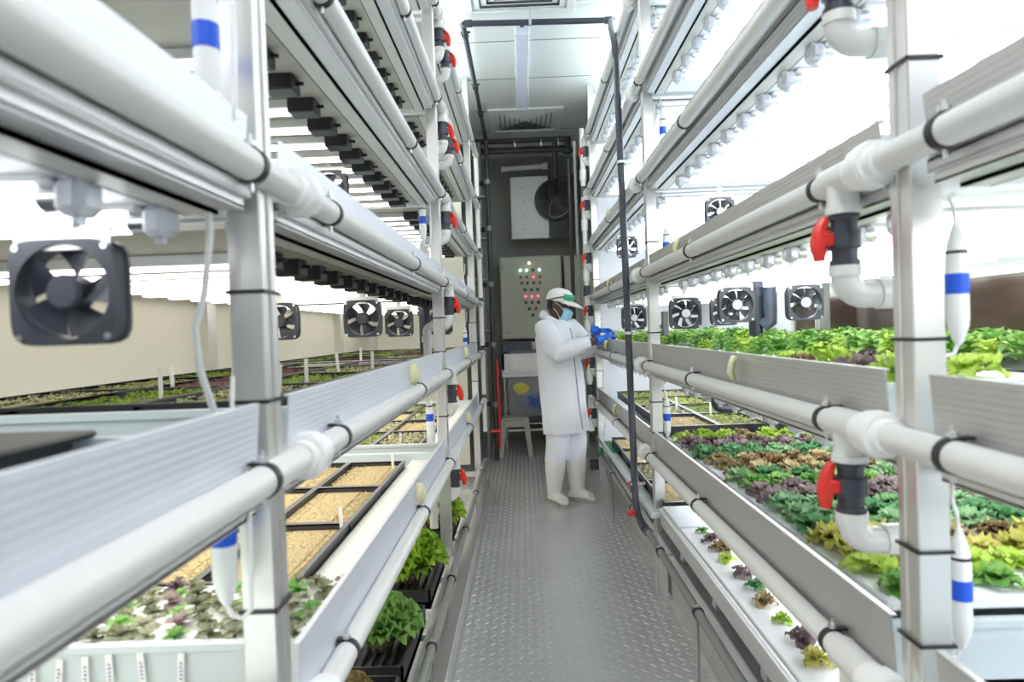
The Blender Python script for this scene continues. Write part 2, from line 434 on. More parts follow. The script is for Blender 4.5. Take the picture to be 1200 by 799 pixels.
def trap(pipe, x, y, z, back):
    """tail after the elbow: horizontal piece then a drop behind the post"""
    ze = z-.225; x1 = x+back*.10
    pts = [(x+back*.09, y, ze)] + arc((x1+back*.02,y-.02,ze), (-back,0,0), (0,0,-1), .03) + [(x1+back*.02, y-.02, ze-.16)]
    MB().tube(pts, .023, 14).ring((x1+back*.02, y-.02, ze-.07), (0,0,1), .02, .030, .03).build('drop_pipe', M['pvc'], pipe)
for sd in 'lr':
    PZ = PZS[sd]
    s_ = SG[sd]; x = XP[sd]
    for t in range(1, 7):
        z = PZ[t]; yend = 6.25 if sd == 'l' else 6.1
        pl = empty('water_pipe', (x, 2.5, z), 'white PVC water pipe clamped along the front of the %s tier, %s rack' % (TN[t], SIDE[sd]), 'pipe', 'white supply pipes')
        MB().cyl((x,-.9,z), (x,yend,z), .0245, 20).build('pipe', M['pvc'], pl)
        cl = [.15, .97, 1.37, 2.42, 3.32, 4.55, 5.75]
        for k, yc in enumerate(cl):
            yc += (.0 if t % 2 else .03)*(1 if k > 2 else 0)
            m = MB().ring((x,yc,z), (0,1,0), .0235, .0275, .016)
            m.box(x+s_*.0, x+s_*.03, yc-.008, yc+.008, z+.024, z+.029)
            c = m.build('pipe_clamp', M['black'], pl)
            b = MB().tube([(x,yc,z-.040),(x,yc,z+.028),(x,yc,z+.029),(x,yc,z+.037),(x,yc,z+.038),(x,yc,z+.046)],[.004,.004,.009,.009,.004,.004],8)
            b.build('clamp_bolt', M['zinc'], c)
        def union(y):
            m = MB().cyl((x,y-.045,z), (x,y-.012,z), .031, 18).cyl((x,y-.016,z), (x,y+.02,z), .043, 10).cyl((x,y+.02,z), (x,y+.05,z), .034, 18).ring((x,y-.018,z), (0,1,0), .03, .040, .008)
            m.build('pipe_union', M['white'], pl)
        union(1.17)
        if sd == 'r':
            union(3.50); valve(pl, x, 1.275, z, s_, 1, -1); valve(pl, x, 6.02, z, s_, 1, -1)
        else:
            valve(pl, x, 3.52, z, s_, -1, 1); trap(pl, x, 3.52, z, -1)
            if t >= 5: valve(pl, x, 3.80, z, s_, -1, 1)
        # end elbow with a drop to the tier below
        zlow = z-.40 if t > 1 else z-.3
        if sd == 'l': MB().tube([(x,yend-.02,z)] + arc((x,yend+.03,z), (0,-1,0), (0,0,-1), .03) + [(x,yend+.03,zlow)], .022, 12).ring((x,yend,z),(0,1,0),.02,.03,.02).build('end_drop', M['pvc'], pl)

# ---------------------------------------------------------------- grow lights
def area(name, loc, sx, sy, power, col=(1,1,1)):
    l = bpy.data.lights.new(name, 'AREA'); l.shape = 'RECTANGLE'; l.size = sx; l.size_y = sy; l.energy = power; l.color = col
    o = bpy.data.objects.new(name, l); COL.objects.link(o); o.location = loc; return o
# left rack: slim bars with a black driver box on the aisle end
# fill lamps added above and behind the camera to brighten the aisle
area('aisle_fill_lamp', (.07, .6, ZC-.11), .12, 1.5, 9, (.97,.98,1))
area('aisle_fill_lamp', (.07, -1.0, ZC-.11), .12, .5, 6, (.97,.98,1))
bar = MB().box(-.38, .36, -.026, .026, .008, .034, b=.003).build('grow_light_bar', M['barbody'])
tag(bar, 'x', 'grow light', 'light bars under the left rack shelves')
d = MB().box(-.37, .355, -.021, .021, 0, .009, b=.003).build('diffuser', M['led'], bar)
bx = MB().box(.355, .43, -.031, .031, -.006, .034, b=.003).box(.43, .448, -.004, .004, .012, .02).build('driver_box', M['black'], bar)
BARP = Proto(bar)
# tube lights with milky holders
tb = MB().box(-.41, .41, -.035, .035, .028, .036, b=.003).build('grow_light_tube', M['white'])
tag(tb, 'x', 'grow light', 'tube lights under the shelves')
MB().cyl((-.385,0,.016), (.385,0,.016), .0165, 12).build('tube', M['ledr'], tb)
MB().cyl((.385,0,.016), (.41,0,.016), .0165, 12).build('tube_cap', M['zinc'], tb)
MB().box(.408, .446, -.025, .025, -.008, .038, b=.010).cyl((.427,0,-.018),(.427,0,.01),.008,8).build('lamp_holder', M['milky'], tb)
TUBP = Proto(tb)
tube_c = {'l': -.95, 'r': 1.185}
cnt = 0
for sd in 'lr':
    PZ = PZS[sd]
    for t in range(1, 7):
        if sd == 'l' and t < 3: continue
        p = PZ[t]
        for b in range(3):
            ya, yb = BAY[sd][b]
            if b == 0: ya = .12
            sp = .167 if (sd == 'l' and b) else .175
            n = int((yb-ya-.10-(.24 if b == 1 and sd == 'l' else 0))/sp) if b else (6 if sd == 'r' and t < 4 else 3)
            for k in range(n):
                y = ya+(.10 if b != 1 else .34 if sd == 'l' else .12)+k*sp
                if b == 0: y = .94-(n-1-k)*sp
                if sd == 'l' and b:
                    lab = 'slim light bar under the %s shelf of the left rack, %s from the %s post' % (TN[t], ORD[k+1], 'first' if b == 1 else 'second')
                    BARP.put((-.98, y, p-.098), (0,0,0), 1, lab)
                else:
                    if b == 0: lab = 'glowing tube light under the %s shelf of the %s rack, %s before the first post' % (TN[t], SIDE[sd], ORD[n-k])
                    else: lab = 'glowing tube light under the %s shelf of the right rack, %s beyond the %s post' % (TN[t], ORD[k+1], 'first' if b == 1 else 'second')
                    TUBP.put((tube_c[sd], y, p-.100), (0,0,0 if sd == 'l' else PI), 1, lab)
                cnt += 1
# the two lowest shelves of the left rack are lit the same way; their strips are hidden by the troughs
PZ = PZS['l']
for b in range(3):
    for sd2, xx in (('l', -.98), ('r', 1.185)):     # unseen fill lights added over the top troughs to brighten ceiling and aisle
        ya, yb = BAY[sd2][b]
        area('unseen_strip_light', (xx, (ya+yb)/2, ZC-.06), .7, yb-ya-.1, (4, 6, 15)[b], (.97,.98,1))
for t in (1, 2):
    for b in range(3):
        ya, yb = BAY['l'][b]
        area('unseen_strip_light', (-.98, (ya+yb)/2, PZ[t]-.12), .8, yb-ya-.1, 5 if t == 2 else 3, (1,.97,.9))

# ---------------------------------------------------------------- fans
def fan(name_label, blades, hubsticker):
    fr = MB(); w, dp, r = .070, .038, .063
    # square frame with a round opening, built as a ring between a square and a circle
    N = 48; sqr = []; circ = []
    for k in range(N):
        a = 2*PI*k/N; c, s_ = math.cos(a), math.sin(a); e = 6.
        q = (abs(c)**e+abs(s_)**e)**(-1/e); sqr.append((w*c*q, w*s_*q)); circ.append((r*c, r*s_))
    loops = [[(x, -dp/2, z) for x, z in sqr], [(x, -dp/2, z) for x, z in circ], [(x*.97, 0, z*.97) for x, z in circ], [(x, dp/2, z) for x, z in circ],
             [(x, dp/2, z) for x, z in sqr], [(x, dp/2-.006, z) for x, z in sqr], [(x*.95, dp/2-.008, z*.95) for x, z in sqr], [(x*.95, -dp/2+.008, z*.95) for x, z in sqr], [(x, -dp/2+.006, z) for x, z in sqr], [(x, -dp/2, z) for x, z in sqr]]
    fr.rings(loops, cap=False)
    for k in range(3):
        a = R(30+120*k); fr.cyl((.02*math.cos(a), dp/2-.004, .02*math.sin(a)), (.064*math.cos(a), dp/2-.004, .064*math.sin(a)), .0035, 6)
    root = fr.build('cooling_fan', M['fan'])
    tag(root, name_label, 'fan', 'cooling fans under the shelves')
    hub = MB(); prof = [(0,-.019),(.020,-.019),(.024,-.015),(.024,.014),(0,.014)]
    hub.rings([[(rr*math.cos(2*PI*k/24), yy, rr*math.sin(2*PI*k/24)) for k in range(24)] for rr, yy in prof if rr > 0])
    hb = hub.build('hub', M['fan'], root)
    if hubsticker: MB().cyl((0,-.0205,0),(0,-.019,0),.019,20).build('hub_sticker', M['white'], hb)
    rt = MB()
    for k in range(blades):
        a0 = 2*PI*k/blades; L = []
        span = 2*PI/blades*.62
        for i in range(5):
            rr = .023+(.060-.023)*i/4; row = []
            for j in range(5):
                aa = a0 + span*(j/4-.5)*(1+.25*i/4) + .22*(i/4); row.append((rr*math.cos(aa), -.010+.022*j/4, rr*math.sin(aa)))
            L.append(row)
        rt.rings(L, closed=False, cap=False)
    rt.build('rotor', M['fan'], root)
    br = MB()
    for sx in (-1, 1):
        for sz in (-1, 1): MB().cyl((sx*.059, -dp/2-.002, sz*.059), (sx*.059, -dp/2, sz*.059), .0045, 8).build('screw', M['zinc'], root)
    MB().box(-.064, .064, -.015, -.013, .056, .084).box(-.064,.064,-.015,.012,.082,.084).box(-.010,.010,-.008,.008,.084,.118).build('hanger', M['steel'], root)
    return root
FANL = Proto(fan('x', 5, False)); FANR = Proto(fan('x', 7, True))
zf = 1.472
for i, (x, y, z, lab) in enumerate((( -.603, .86, 1.470, 'large black square fan nearest the camera under the left third shelf'),
        (-.92, 2.45, 1.462, 'black fan partly hidden by the near left post under the third shelf'),
        (-.605, 2.45, 1.462, 'black fan hanging over the left seedlings, third from the near post'),
        (-.63, 3.3, 1.455, 'small black fan peeking out behind another fan over the left seedlings'),
        (-.50, 3.95, 1.455, 'black fan beside the far left dark post under the third shelf'),
        (-.70, 2.4, 1.94, 'black fan half hidden above the left third tier fascia'))):
    FANL.put((x, y, z), (0,0,0), 1., lab)
for i, (x, y, z, lab) in enumerate(((.85, 2.6, 1.468, 'biggest black fan with white hub over the right second tier greens'),
        (.735, 2.95, 1.447, 'smaller black fan with white hub left of the biggest one'),
        (1.12, 2.6, 1.468, 'black fan with white hub over the right rear greens by the door film'),
        (.64, 3.75, 1.445, 'black fan with white hub peeking beside the second right post'),
        (1.02, 3.3, 1.455, 'half hidden fan behind the dark drain pipe, right second tier'),
        (.98, 3.2, 1.94, 'fan with white hub above the right third tier fascia'),
        (.72, 4.4, 1.93, 'dark fan hanging behind the second right post in third tier'))):
    FANR.put((x, y, z), (0,0,0), 1., lab)

# ---------------------------------------------------------------- inline filters (white bottles with blue bands)
def filt(label, hose=True):
    root = empty('inline_filter', (0,0,0), label, 'filter', 'white filters with blue bands')
    prof = [(.006,0),(.012,.012),(.021,.04),(.0225,.06),(.0225,.19),(.019,.225),(.009,.26),(.006,.27)]
    MB().rings([[(r*math.cos(2*PI*k/20), r*math.sin(2*PI*k/20), z) for k in range(20)] for r, z in prof]).build('body', M['white'], root)
    MB().ring((0,0,.135), (0,0,1), .021, .0236, .045, 24).build('blue_band', M['blue'], root)
    MB().tube([(0,0,.265),(.004,.0,.30),(.02,.01,.34),(.02,.02,.42)], .0045, 8).tube([(0,0,.004),(.01,0,-.02),(.03,0,-.025),(.045,0,-.01),(.05,0,.1),(.048,0,.3)], .0045, 8).build('hose', M['white'], root)
    MB().ring((0,0,.205), (0,0,1), .02, .0225, .006).build('cable_tie', M['black'], root)
    return root
FIL = Proto(filt('x'))
for (x, y, z, rz, lab) in ((-.462, .965, 1.00, 0, 'white filter with blue band hanging under the near left second tier'),
        (-.452, .955, 1.735, 0, 'white filter with blue band above the near left third tier fascia'),
        (-.49, 3.28, .86, 0, 'white filter with blue cap tucked behind left second post, low'),
        (-.49, 3.29, 1.86, 0, 'white filter with blue cap behind left second post, above third fascia'),
        (-.49, 5.45, 1.62, 0, 'far white filter with blue band by the third left post'),
        (-.49, 5.45, 1.22, 0, 'far white filter with blue band below eye height, left rack end'),
        (.795, 1.20, 1.345, PI, 'large white filter with blue band beside near right post, second tier'),
        (.788, 1.20, .785, PI, 'white filter with blue band beside near right post, lowest tier'),
        (.765, 3.42, 1.70, PI, 'white filter with blue band behind second right post, third tier'),
        (.765, 3.42, 2.30, PI, 'white filter with blue band behind second right post, fourth tier'),
        (.755, 3.44, 2.78, PI, 'white filter with blue band behind second right post, fifth tier'),
        (.745, 3.44, .80, PI, 'white filter behind second right post beside the lowest fascia end')):
    FIL.put((x, y, z), (0,0,rz), .82, lab)
tag(MB().tube([(-.475,.985,1.64),(-.468,.975,1.56),(-.478,.97,1.47),(-.492,.965,1.42),(-.488,.965,1.36),(-.47,.97,1.29),(-.468,.98,1.20)], .0055, 8).build('hose', M['white'], None, (-.475,.985,1.2)), 'thin white hose looping down beside the near left post', 'hose')

# ---------------------------------------------------------------- plants
def leaf(mb, base, az, tilt, L, W, ruffle, curl, rnd, mi=0, nu=6, nv=5):
    ca, sa = math.cos(az), math.sin(az); base = Vector(base); L_ = []
    ph = rnd.random()*6
    a = tilt; x = z = 0.
    for i in range(nu):
        t = i/(nu-1)
        w = W*(math.sin(PI*min(1,(.10+.83*t)))**.7)*(.55+.45*t)
        row = []
        for j in range(nv):
            v = j/(nv-1)*2-1
            rf = ruffle*abs(v)**1.5*math.sin(ph+t*11+v*3)*W + ruffle*.5*W*math.sin(ph*2+v*9)*t*t
            cup = .25*W*v*v*(1-t*.6)
            px = x + rf*.3; py = w*v; pz = z+rf+cup
            row.append(base + Vector((px*ca-py*sa, px*sa+py*ca, pz)))
        L_.append(row)
        x += math.cos(a)*L/(nu-1); z += math.sin(a)*L/(nu-1); a -= curl/(nu-1)
    mb.rings(L_, closed=False, cap=False, mi=mi)
def rosette(seed, n, size, W, ruffle, up=.5, nu=6, nv=5):
    rnd = random.Random(seed); m = MB()
    for k in range(n):
        t = k/n; az = k*2.399963+rnd.uniform(-.3,.3)
        tilt = R(18)+t*R(62)*up*1.5+rnd.uniform(-.12,.12); L = size*(1-.45*t)*rnd.uniform(.85,1.1)
        leaf(m, (0,0,.002+.012*t), az, tilt, L, W*size*(1-.35*t), ruffle, R(70)*(1-.3*t), rnd, 0, nu, nv)
    m.cyl((0,0,-.01),(0,0,.012),.004,6)
    return m
NAMES = {'lime':'lime green','green':'mid green','bluegreen':'deep green','purple':'dark purple','brown':'red brown','yellow':'yellow green','grey':'dusky green'}
LET = {}
def let_mesh(kind, v, size=.075, n=13, W=.42, ruffle=.35, nu=6, nv=5):
    k = (kind, v, size)
    if k not in LET: LET[k] = rosette(hash_(kind)+v*17, n, size, W, ruffle, nu=nu, nv=nv).mesh('lettuce', M[kind])
    return LET[k]
def hash_(s): return sum((i+1)*ord(c) for i, c in enumerate(s))
def plant(name, me, loc, rz, sc_, label, cat, group):
    o = bpy.data.objects.new(name, me); COL.objects.link(o); o.location = loc; o.rotation_euler = (random.uniform(-.1,.1), random.uniform(-.1,.1), rz); o.scale = (sc_,)*3
    return tag(o, label, cat, group)
def board(name, x0, x1, y0, y1, z, th, label, holes=()):
    m = MB().box(x0, x1, y0, y1, z-th, z, b=.004)
    for (x, y) in holes: m.ring((x, y, z+.0005), (0,0,1), .012, .019, .002, 14)
    return tag(m.build(name, M['lid'], None, ((x0+x1)/2, (y0+y1)/2, z-th)), label, 'float board')
# right rack, lowest tier : float bed with coloured rows
ZB = .835
rows = ['green','lime','yellow','yellow','bluegreen','bluegreen','bluegreen','purple','purple','green','bluegreen','brown','brown','brown','bluegreen','bluegreen','purple','purple','lime','lime']
rowy = [1.35+.097*i for i in range(20)]
xs = [.765+.101*k for k in range(9)]
NUMW = ['one','two','three','four','five','six','seven','eight','nine','ten','eleven','twelve','thirteen','fourteen','fifteen','sixteen','seventeen','eighteen','nineteen','twenty']
board('float_board', .705, 1.61, 1.30, 3.25, ZB, .025, 'white floating bed board full of lettuce rows, lowest right tier', [(x,y) for x in xs for y in rowy])
for i, (kind, y) in enumerate(zip(rows, rowy)):
    for k, x in enumerate(xs):
        kd = kind
        if i in (3, 13) and k in (3, 4): kd = 'brown'
        if i >= 18 and k in (3, 7): kd = 'brown'
        plant('lettuce', let_mesh(kd, (i+k) % 3, .066, 14, .5, .3), (x+random.uniform(-.012,.012), y+random.uniform(-.012,.012), ZB+.004), random.random()*6, random.uniform(.85,1.12),
              '%s lettuce, %s from the aisle in row %s of lowest right bed' % (NAMES[kd], ORD[k+1], NUMW[i]), 'lettuce', 'lettuces in the lowest right bed')
# right rack second tier : lettuce in front, basil behind
def herb(seed, h=.062, n=6, kind='green'):
    rnd = random.Random(seed); m = MB(); m.cyl((0,0,-.01),(0,0,h*.85),.003,6)
    for k in range(n):
        for q in range(2):
            az = k*1.57+q*PI+rnd.uniform(-.3,.3); t = k/n
            leaf(m, (0,0,h*(.3+.7*t)), az, R(20)+t*R(30), h*1.0*(1-.3*t), h*.42, .15, R(80), rnd, 0, 5, 5)
    return m.mesh('herb', M[kind])
HERB = [herb(3), herb(8, .068), herb(12, .06, 6, 'lime')]
ZB2 = 1.278
board('float_board', .71, 1.10, 1.30, 3.22, ZB2-.012, .02, 'white float board with mixed lettuces, second right tier, aisle side')
for i in range(13):
    y = 1.38+.142*i
    for k in range(2):
        if i > 4:
            plant('herb_plant', HERB[(i*2+k) % 3], (.80+.16*k+random.uniform(-.02,.02), y, ZB2-.008), random.random()*6, random.uniform(.8,1.05), 'leafy green herb, %s from near end, %s line of second right tier' % (ORD[i+1], 'aisle' if k == 0 else 'second'), 'herb', 'herbs along the second right fascia'); continue
        kd = ('lime','purple','lime','brown')[(i+k*2) % 4]
        plant('lettuce', let_mesh(kd, (i+k) % 3, .075), (.79+.15*k+random.uniform(-.01,.01), y, ZB2-.008), random.random()*6, random.uniform(.85,1.1),
              '%s lettuce, %s from near end, %s line of second right tier' % (NAMES[kd], ORD[i+1], 'aisle' if k == 0 else 'rear'), 'lettuce', 'lettuces on the second right tier')
# nearest bay, second tier right
board('float_board', .71, 1.60, -.2, .90, ZB2-.012, .02, 'white float board in the nearest bay, second right tier')
for i in range(5):
    for k in range(4):
        kd = ('lime','yellow','bluegreen','purple','lime')[(i*2+k) % 5]
        plant('lettuce', let_mesh(kd, (i+k) % 3, .075), (1.0+.15*k, .22+.14*i, ZB2-.008), random.random()*6, random.uniform(.9,1.15),
            '%s lettuce, %s from aisle, %s before the near right post, second tier' % (NAMES[kd], ORD[k+1], ORD[5-i]), 'lettuce', 'lettuces in the nearest right bay')
# second-tier basil at the back
PLW = [('green',),('lime',)]
bt = empty('herb_tray', (1.36, 2.3, ZB2-.03), 'black plug tray along the wall full of green herbs, second right tier', 'tray')
MB().box(1.14, 1.60, 1.32, 3.2, ZB2-.06, ZB2-.01, b=.004).build('tray', M['tray'], bt)
for i in range(14):
    for k in range(4):
        plant('herb_plant', HERB[(i+k) % 3], (1.19+.115*k+random.uniform(-.02,.02), 1.40+.132*i+random.uniform(-.02,.02), ZB2-.008), random.random()*6, random.uniform(.85,1.15),
            'leafy green herb, %s from near end, %s line from wall, second right tier' % (ORD[i+1], ORD[4-k]), 'herb', 'herbs along the right wall')
bt = empty('herb_tray', (1.15, 4.5, ZB2-.03), 'black plug tray of leafy green herbs in the far right bay, second tier', 'tray')
MB().box(.74, 1.60, 3.5, 5.7, ZB2-.06, ZB2-.01, b=.004).build('tray', M['tray'], bt)
for i in range(13):
    for k in range(4):
        plant('herb_plant', HERB[(i*2+k) % 3], (.82+.2*k+random.uniform(-.03,.03), 3.6+.16*i+random.uniform(-.02,.02), ZB2-.008), random.random()*6, random.uniform(1.0,1.3),
            'leafy green herb beyond the second right post, %s back, %s from the aisle' % (ORD[i+1], ORD[k+1]), 'herb', 'herbs in the far right bay')
# bottom right board with ten separate lettuces
ZB0 = .50
bb = MB().box(.66, .90, 1.35, 2.86, ZB0-.03, ZB0, b=.004)
tag(bb.build('float_board', M['lid'], None, (.78, 2.1, ZB0-.03)), 'narrow white channel lid with ten young plants, bottom of right rack', 'float board')
MB_ch = MB().box(.645, .655, 1.30, 3.2, ZB0-.075, ZB0-.004).box(.645, .93, 1.30, 3.2, ZB0-.085, ZB0-.075).box(.92, .93, 1.30, 3.2, ZB0-.075, ZB0-.004).box(.636, .645, 1.30, 3.2, ZB0-.018, ZB0-.006)
tag(MB_ch.build('nutrient_channel', M['steely'], None, (.78, 2.2, ZB0-.085)), 'long steel nutrient channel at the bottom of the right rack', 'channel')
tag(MB().box(.655, .92, 2.865, 3.2, ZB0-.03, ZB0+.004, b=.004).build('channel_cover', M['tank'], None, (.78, 3.0, ZB0-.03)), 'pale blue grey cover on the far end of the bottom right channel', 'cover')
for i, (y, kd, sz) in enumerate(zip((2.78,2.67,2.555,2.445,2.295,2.18,2.06,1.935,1.81,1.695), ('green','purple','brown','lime','purple','bluegreen','brown','lime','purple','yellow'), (.8,1.,1.1,.9,1.15,1.,1.05,.75,1.1,1.2))):
    w = ('smallest','','','','','','','','','')[i]
    plant('young_lettuce', let_mesh(kd, i % 3, .046, 11, .5, .3), (.743+.006*((i*7) % 3-1), y, ZB0+.003), i*1.3, sz,
        'young %s lettuce, %s from the far end of the bottom right lid' % (NAMES[kd], ORD[i+1]), 'lettuce', 'young lettuces on the bottom right lid')
# near left bed with dusky seedlings
ZL = .80
board('float_board', -1.38, -.455, 1.275, 1.60, ZL-.005, .02, 'white float board under the wilted seedlings, lowest left tier')
q = 0
for i in range(6):
    for k in range(16):
        x = -1.36+.058*k+(i % 2)*.025; y = 1.295+.052*i
        if x > -.46: continue
        kd = 'grey' if (i*5+k*3) % 7 else 'purple'
        if (i*3+k) % 5 == 1: kd = 'green'
        plant('seedling', let_mesh(kd, (i+k) % 3, .036, 7, .5, .12, 5, 4), (x+random.uniform(-.012,.012), y+random.uniform(-.01,.01), ZL-.002), random.random()*6, random.uniform(.8,1.15),
            '%s seedling, %s row back, %s from the left wall, near left bed' % (NAMES[kd], ORD[i+1], ORD[k+1]), 'seedling', 'seedlings in the near left bed')

# ---------------------------------------------------------------- seed trays
TW, TL = .262, .485
def tray_frame():
    m = MB(); t = .010; h = .055
    for (x0,x1,y0,y1) in ((-TW/2,-TW/2+t,-TL/2,TL/2),(TW/2-t,TW/2,-TL/2,TL/2),(-TW/2,TW/2,-TL/2,-TL/2+t),(-TW/2,TW/2,TL/2-t,TL/2)): m.box(x0,x1,y0,y1,0,h)
    m.box(-TW/2-.004,TW/2+.004,-TL/2-.004,-TL/2+t,h-.006,h); m.box(-TW/2-.004,TW/2+.004,TL/2-t,TL/2+.004,h-.006,h)
    m.box(-TW/2-.004,-TW/2+t,-TL/2,TL/2,h-.006,h); m.box(TW/2-t,TW/2+.004,-TL/2,TL/2,h-.006,h); m.box(-TW/2,TW/2,-TL/2,TL/2,0,.006)
    return m
def medium(seed):
    rnd = random.Random(seed); m = MB(); x = -TW/2+.012
    while x < TW/2-.03:
        w = rnd.choice((.02,.05,.09,.13)); x1 = min(x+w, TW/2-.012); g = rnd.choice((.001,.002,.004))
        m.box(x, x1-g, -TL/2+.012, TL/2-.012, .006, .036+rnd.uniform(-.003,.003), b=.002)
        x = x1
    for k in range(700):
        a = rnd.random()*6; r_ = rnd.uniform(.003,.007); px = rnd.uniform(-TW/2+.016, TW/2-.018); py = rnd.uniform(-TL/2+.016, TL/2-.016)
        m.add([(px+r_*math.cos(a+q*PI/2), py+r_*math.sin(a+q*PI/2), .033) for q in range(4)]+[(px,py,.036+rnd.uniform(.001,.005))], [(0,1,4),(1,2,4),(2,3,4),(3,0,4)])
    return m
def carpet(seed, n=260, h=.022, s=.009):
    rnd = random.Random(seed); m = MB()
    for k in range(n):
        x = rnd.uniform(-TW/2+.015, TW/2-.015); y = rnd.uniform(-TL/2+.015, TL/2-.015); a = rnd.random()*6; z = .034+rnd.uniform(.3,1)*h
        for q in (0, PI):
            c, s_ = math.cos(a+q), math.sin(a+q)
            m.add([(x,y,z),(x+c*s-s_*s*.5,y+s_*s+c*s*.5,z+s*.5),(x+c*s*2,y+s_*s*2,z+s*.4),(x+c*s+s_*s*.5,y+s_*s-c*s*.5,z+s*.5)], [(0,1,2,3)])
        m.add([(x-.0006,y,.03),(x+.0006,y,.03),(x,y,z)], [(0,1,2)])
    return m
TRAY = {}
def tray_proto(kind):
    root = empty('seed_tray', (0,0,0), 'x', 'seed tray', 'black seed trays')
    tray_frame().build('tray', M['tray'], root)
    medium(hash_(kind)).build('growing_medium', M['medium' if kind in ('bare','dots') else 'soil'], root)
    if kind not in ('bare',):
        mm = {'sprout':'sprout','redsprout':'redsprout','dots':'sprout','green':'lime','dark':'lime'}[kind]
        o = carpet(hash_(kind), 70 if kind == 'dots' else 260, .010 if kind == 'dots' else .017, .0045 if kind == 'dots' else .0065).build('seedlings', M[mm], root); o['kind'] = 'stuff'
    return Proto(root)
for k in ('bare','dots','sprout','redsprout','green','dark'): TRAY[k] = tray_proto(k)
DESC = {'bare':'black tray of bare tan growing plugs','dots':'black tray of tan plugs just sprouting','sprout':'black tray of pale yellow green sprouts','redsprout':'black tray of reddish sprouts','green':'black tray of bright green sprouts','dark':'black tray of dense green sprouts'}
CN = ['aisle column', 'middle column', 'wall column']
# left lowest tier, middle bay: bare plugs
for i in range(3 + 1):
    for k in range(3):
        y = 1.70 + .245 + i*.49 - .12
        if y + .24 > 3.24: continue
        TRAY['bare' if (k == 0 or i > 0) else 'dots'].put((-.713-.265*k, y, ZL-.055), (0,0,0 if (i+k) % 2 else PI), 1,
            '%s, lowest left tier, %s row, %s' % (DESC['bare'], ORD[i+1], CN[k]))
for i in range(4):
    for k in range(3):
        TRAY[('sprout','dots','sprout','green')[(i+2*k+(k == 1)) % 4]].put((-.713-.265*k, 3.74+.49*i, ZL-.055), (0,0,PI*((i+k) % 2)), 1,
            'black sprout tray beyond the second left post, lowest tier, %s row, %s' % (ORD[i+1], CN[k]))
# white ridged lid strip along the aisle side
for b, (ya, yb) in enumerate(((1.62, 3.21), (3.49, 5.6))):
    tag(MB().box(-.578, -.446, ya, yb, ZL-.045, ZL-.03, b=.003).build('trough_lid', M['plank'], None, (-.51, (ya+yb)/2, ZL-.045)), 'ridged white lid strip beside the tan trays, lowest left tier' if b == 0 else 'ridged white lid strip in the far left bay, lowest tier', 'lid')
# left second tier: trays of sprouts
ZL2 = 1.27
for b, (y0, n) in enumerate(((1.60, 4), (3.76, 4))):
    for i in range(n):
        for k in range(3):
            kd = (('sprout','dark','sprout'),('green','redsprout','sprout'),('sprout','redsprout','dark'),('redsprout','sprout','redsprout'))[i][k] if b == 0 else ('sprout','redsprout','green','dark')[(i+k) % 4]
            TRAY[kd].put((-.70-.267*k, y0+.478*i, ZL2-.055), (0,0,PI*((i+k) % 2)), (1,.97,1),
                '%s, second left tier, %s, row %s, %s' % (DESC[kd], BN[b+1], ['one','two','three','four'][i], CN[k]))
tag(MB().box(-1.29,-.64,.42,.90,1.225,1.262,b=.006).box(-1.30,-.625,.41,.935,1.266,1.276,b=.004).box(-1.29,-.64,.42,.90,1.255,1.268).build('seed_tray', M['tray'], None, (-.96,.66,1.225)), 'dark empty tray behind the nearest left fascia, second tier', 'seed tray')
# right rack, lowest tier far bay: trays
for i in range(4):
    for k in range(3):
        kd = ('green','sprout','green')[(i+k) % 3] if i else ('dots','green','sprout')[k]
        TRAY[kd].put((.90+.268*k, 3.72+.49*i, ZB-.035), (0,0,PI*((i+k) % 2)), 1, '%s, far lowest right tier, %s row, %s' % (DESC[kd], ORD[i+1], CN[k]))
# bottom right far bay: single line of trays
for i, kd in enumerate(('dots','sprout','bare','dots')):
    TRAY[kd].put((.79, 3.55+.5*i, ZB0-.06), (0,0,0), (.75,1,1), '%s, bottom right line, %s beyond the second post' % (DESC[kd], ORD[i+1]))
tag(MB().box(.62, .68, 3.3, 5.7, ZB0-.075, ZB0-.055, b=.003).box(.62,1.1,3.3,5.7,ZB0-.085,ZB0-.075).build('channel_cover', M['tank'], None, (.8, 4.5, ZB0-.085)), 'pale blue grey channel deck under the far bottom right trays', 'cover')

# plant labels (white sticks)
st = MB().box(-.006, .006, -.001, .001, 0, .085, b=.0008).build('plant_label', M['white'])
tag(st, 'x', 'plant label', 'white plant labels')
STK = Proto(st)
for (x, y, z, lab) in ((-1.02,1.86,ZL2-.02,'white plant label near the wall among left second tier sprouts'),(-.92,1.62,ZL2-.02,'white plant label nearest the camera among left second tier sprouts'),
    (-.93,2.05,ZL2-.02,'white plant label standing just left of near post, second tier'),(-.62,1.62,ZL2-.02,'white plant label at the near end of left middle bay'),
    (-.66,1.95,ZL2-.02,'white plant label behind near left post, second tier'),(-.72,2.5,ZL2-.02,'tall white plant label in reddish sprouts, left second tier'),
    (-.6,2.55,ZL2-.02,'white plant label close to left second fascia'),(-.86,3.4,ZL2-.02,'far white plant label near the dark left post'),
    (-.62,2.96,ZL-.03,'white plant label in second tan tray, lowest left tier'),(-.60,2.05,ZL-.03,'white plant label in nearest tan tray, lowest left tier'),
    (-.70,3.55,ZL-.03,'white plant label at the far bay edge, lowest left tier'),(1.0,4.3,ZB+.0,'white plant label in the far right sprout trays'),(1.12,3.95,ZB,'second white plant label in the far right sprout trays')):
    STK.put((x,y,z), (random.uniform(-.06,.06), random.uniform(-.08,.08), 0), 1, lab)
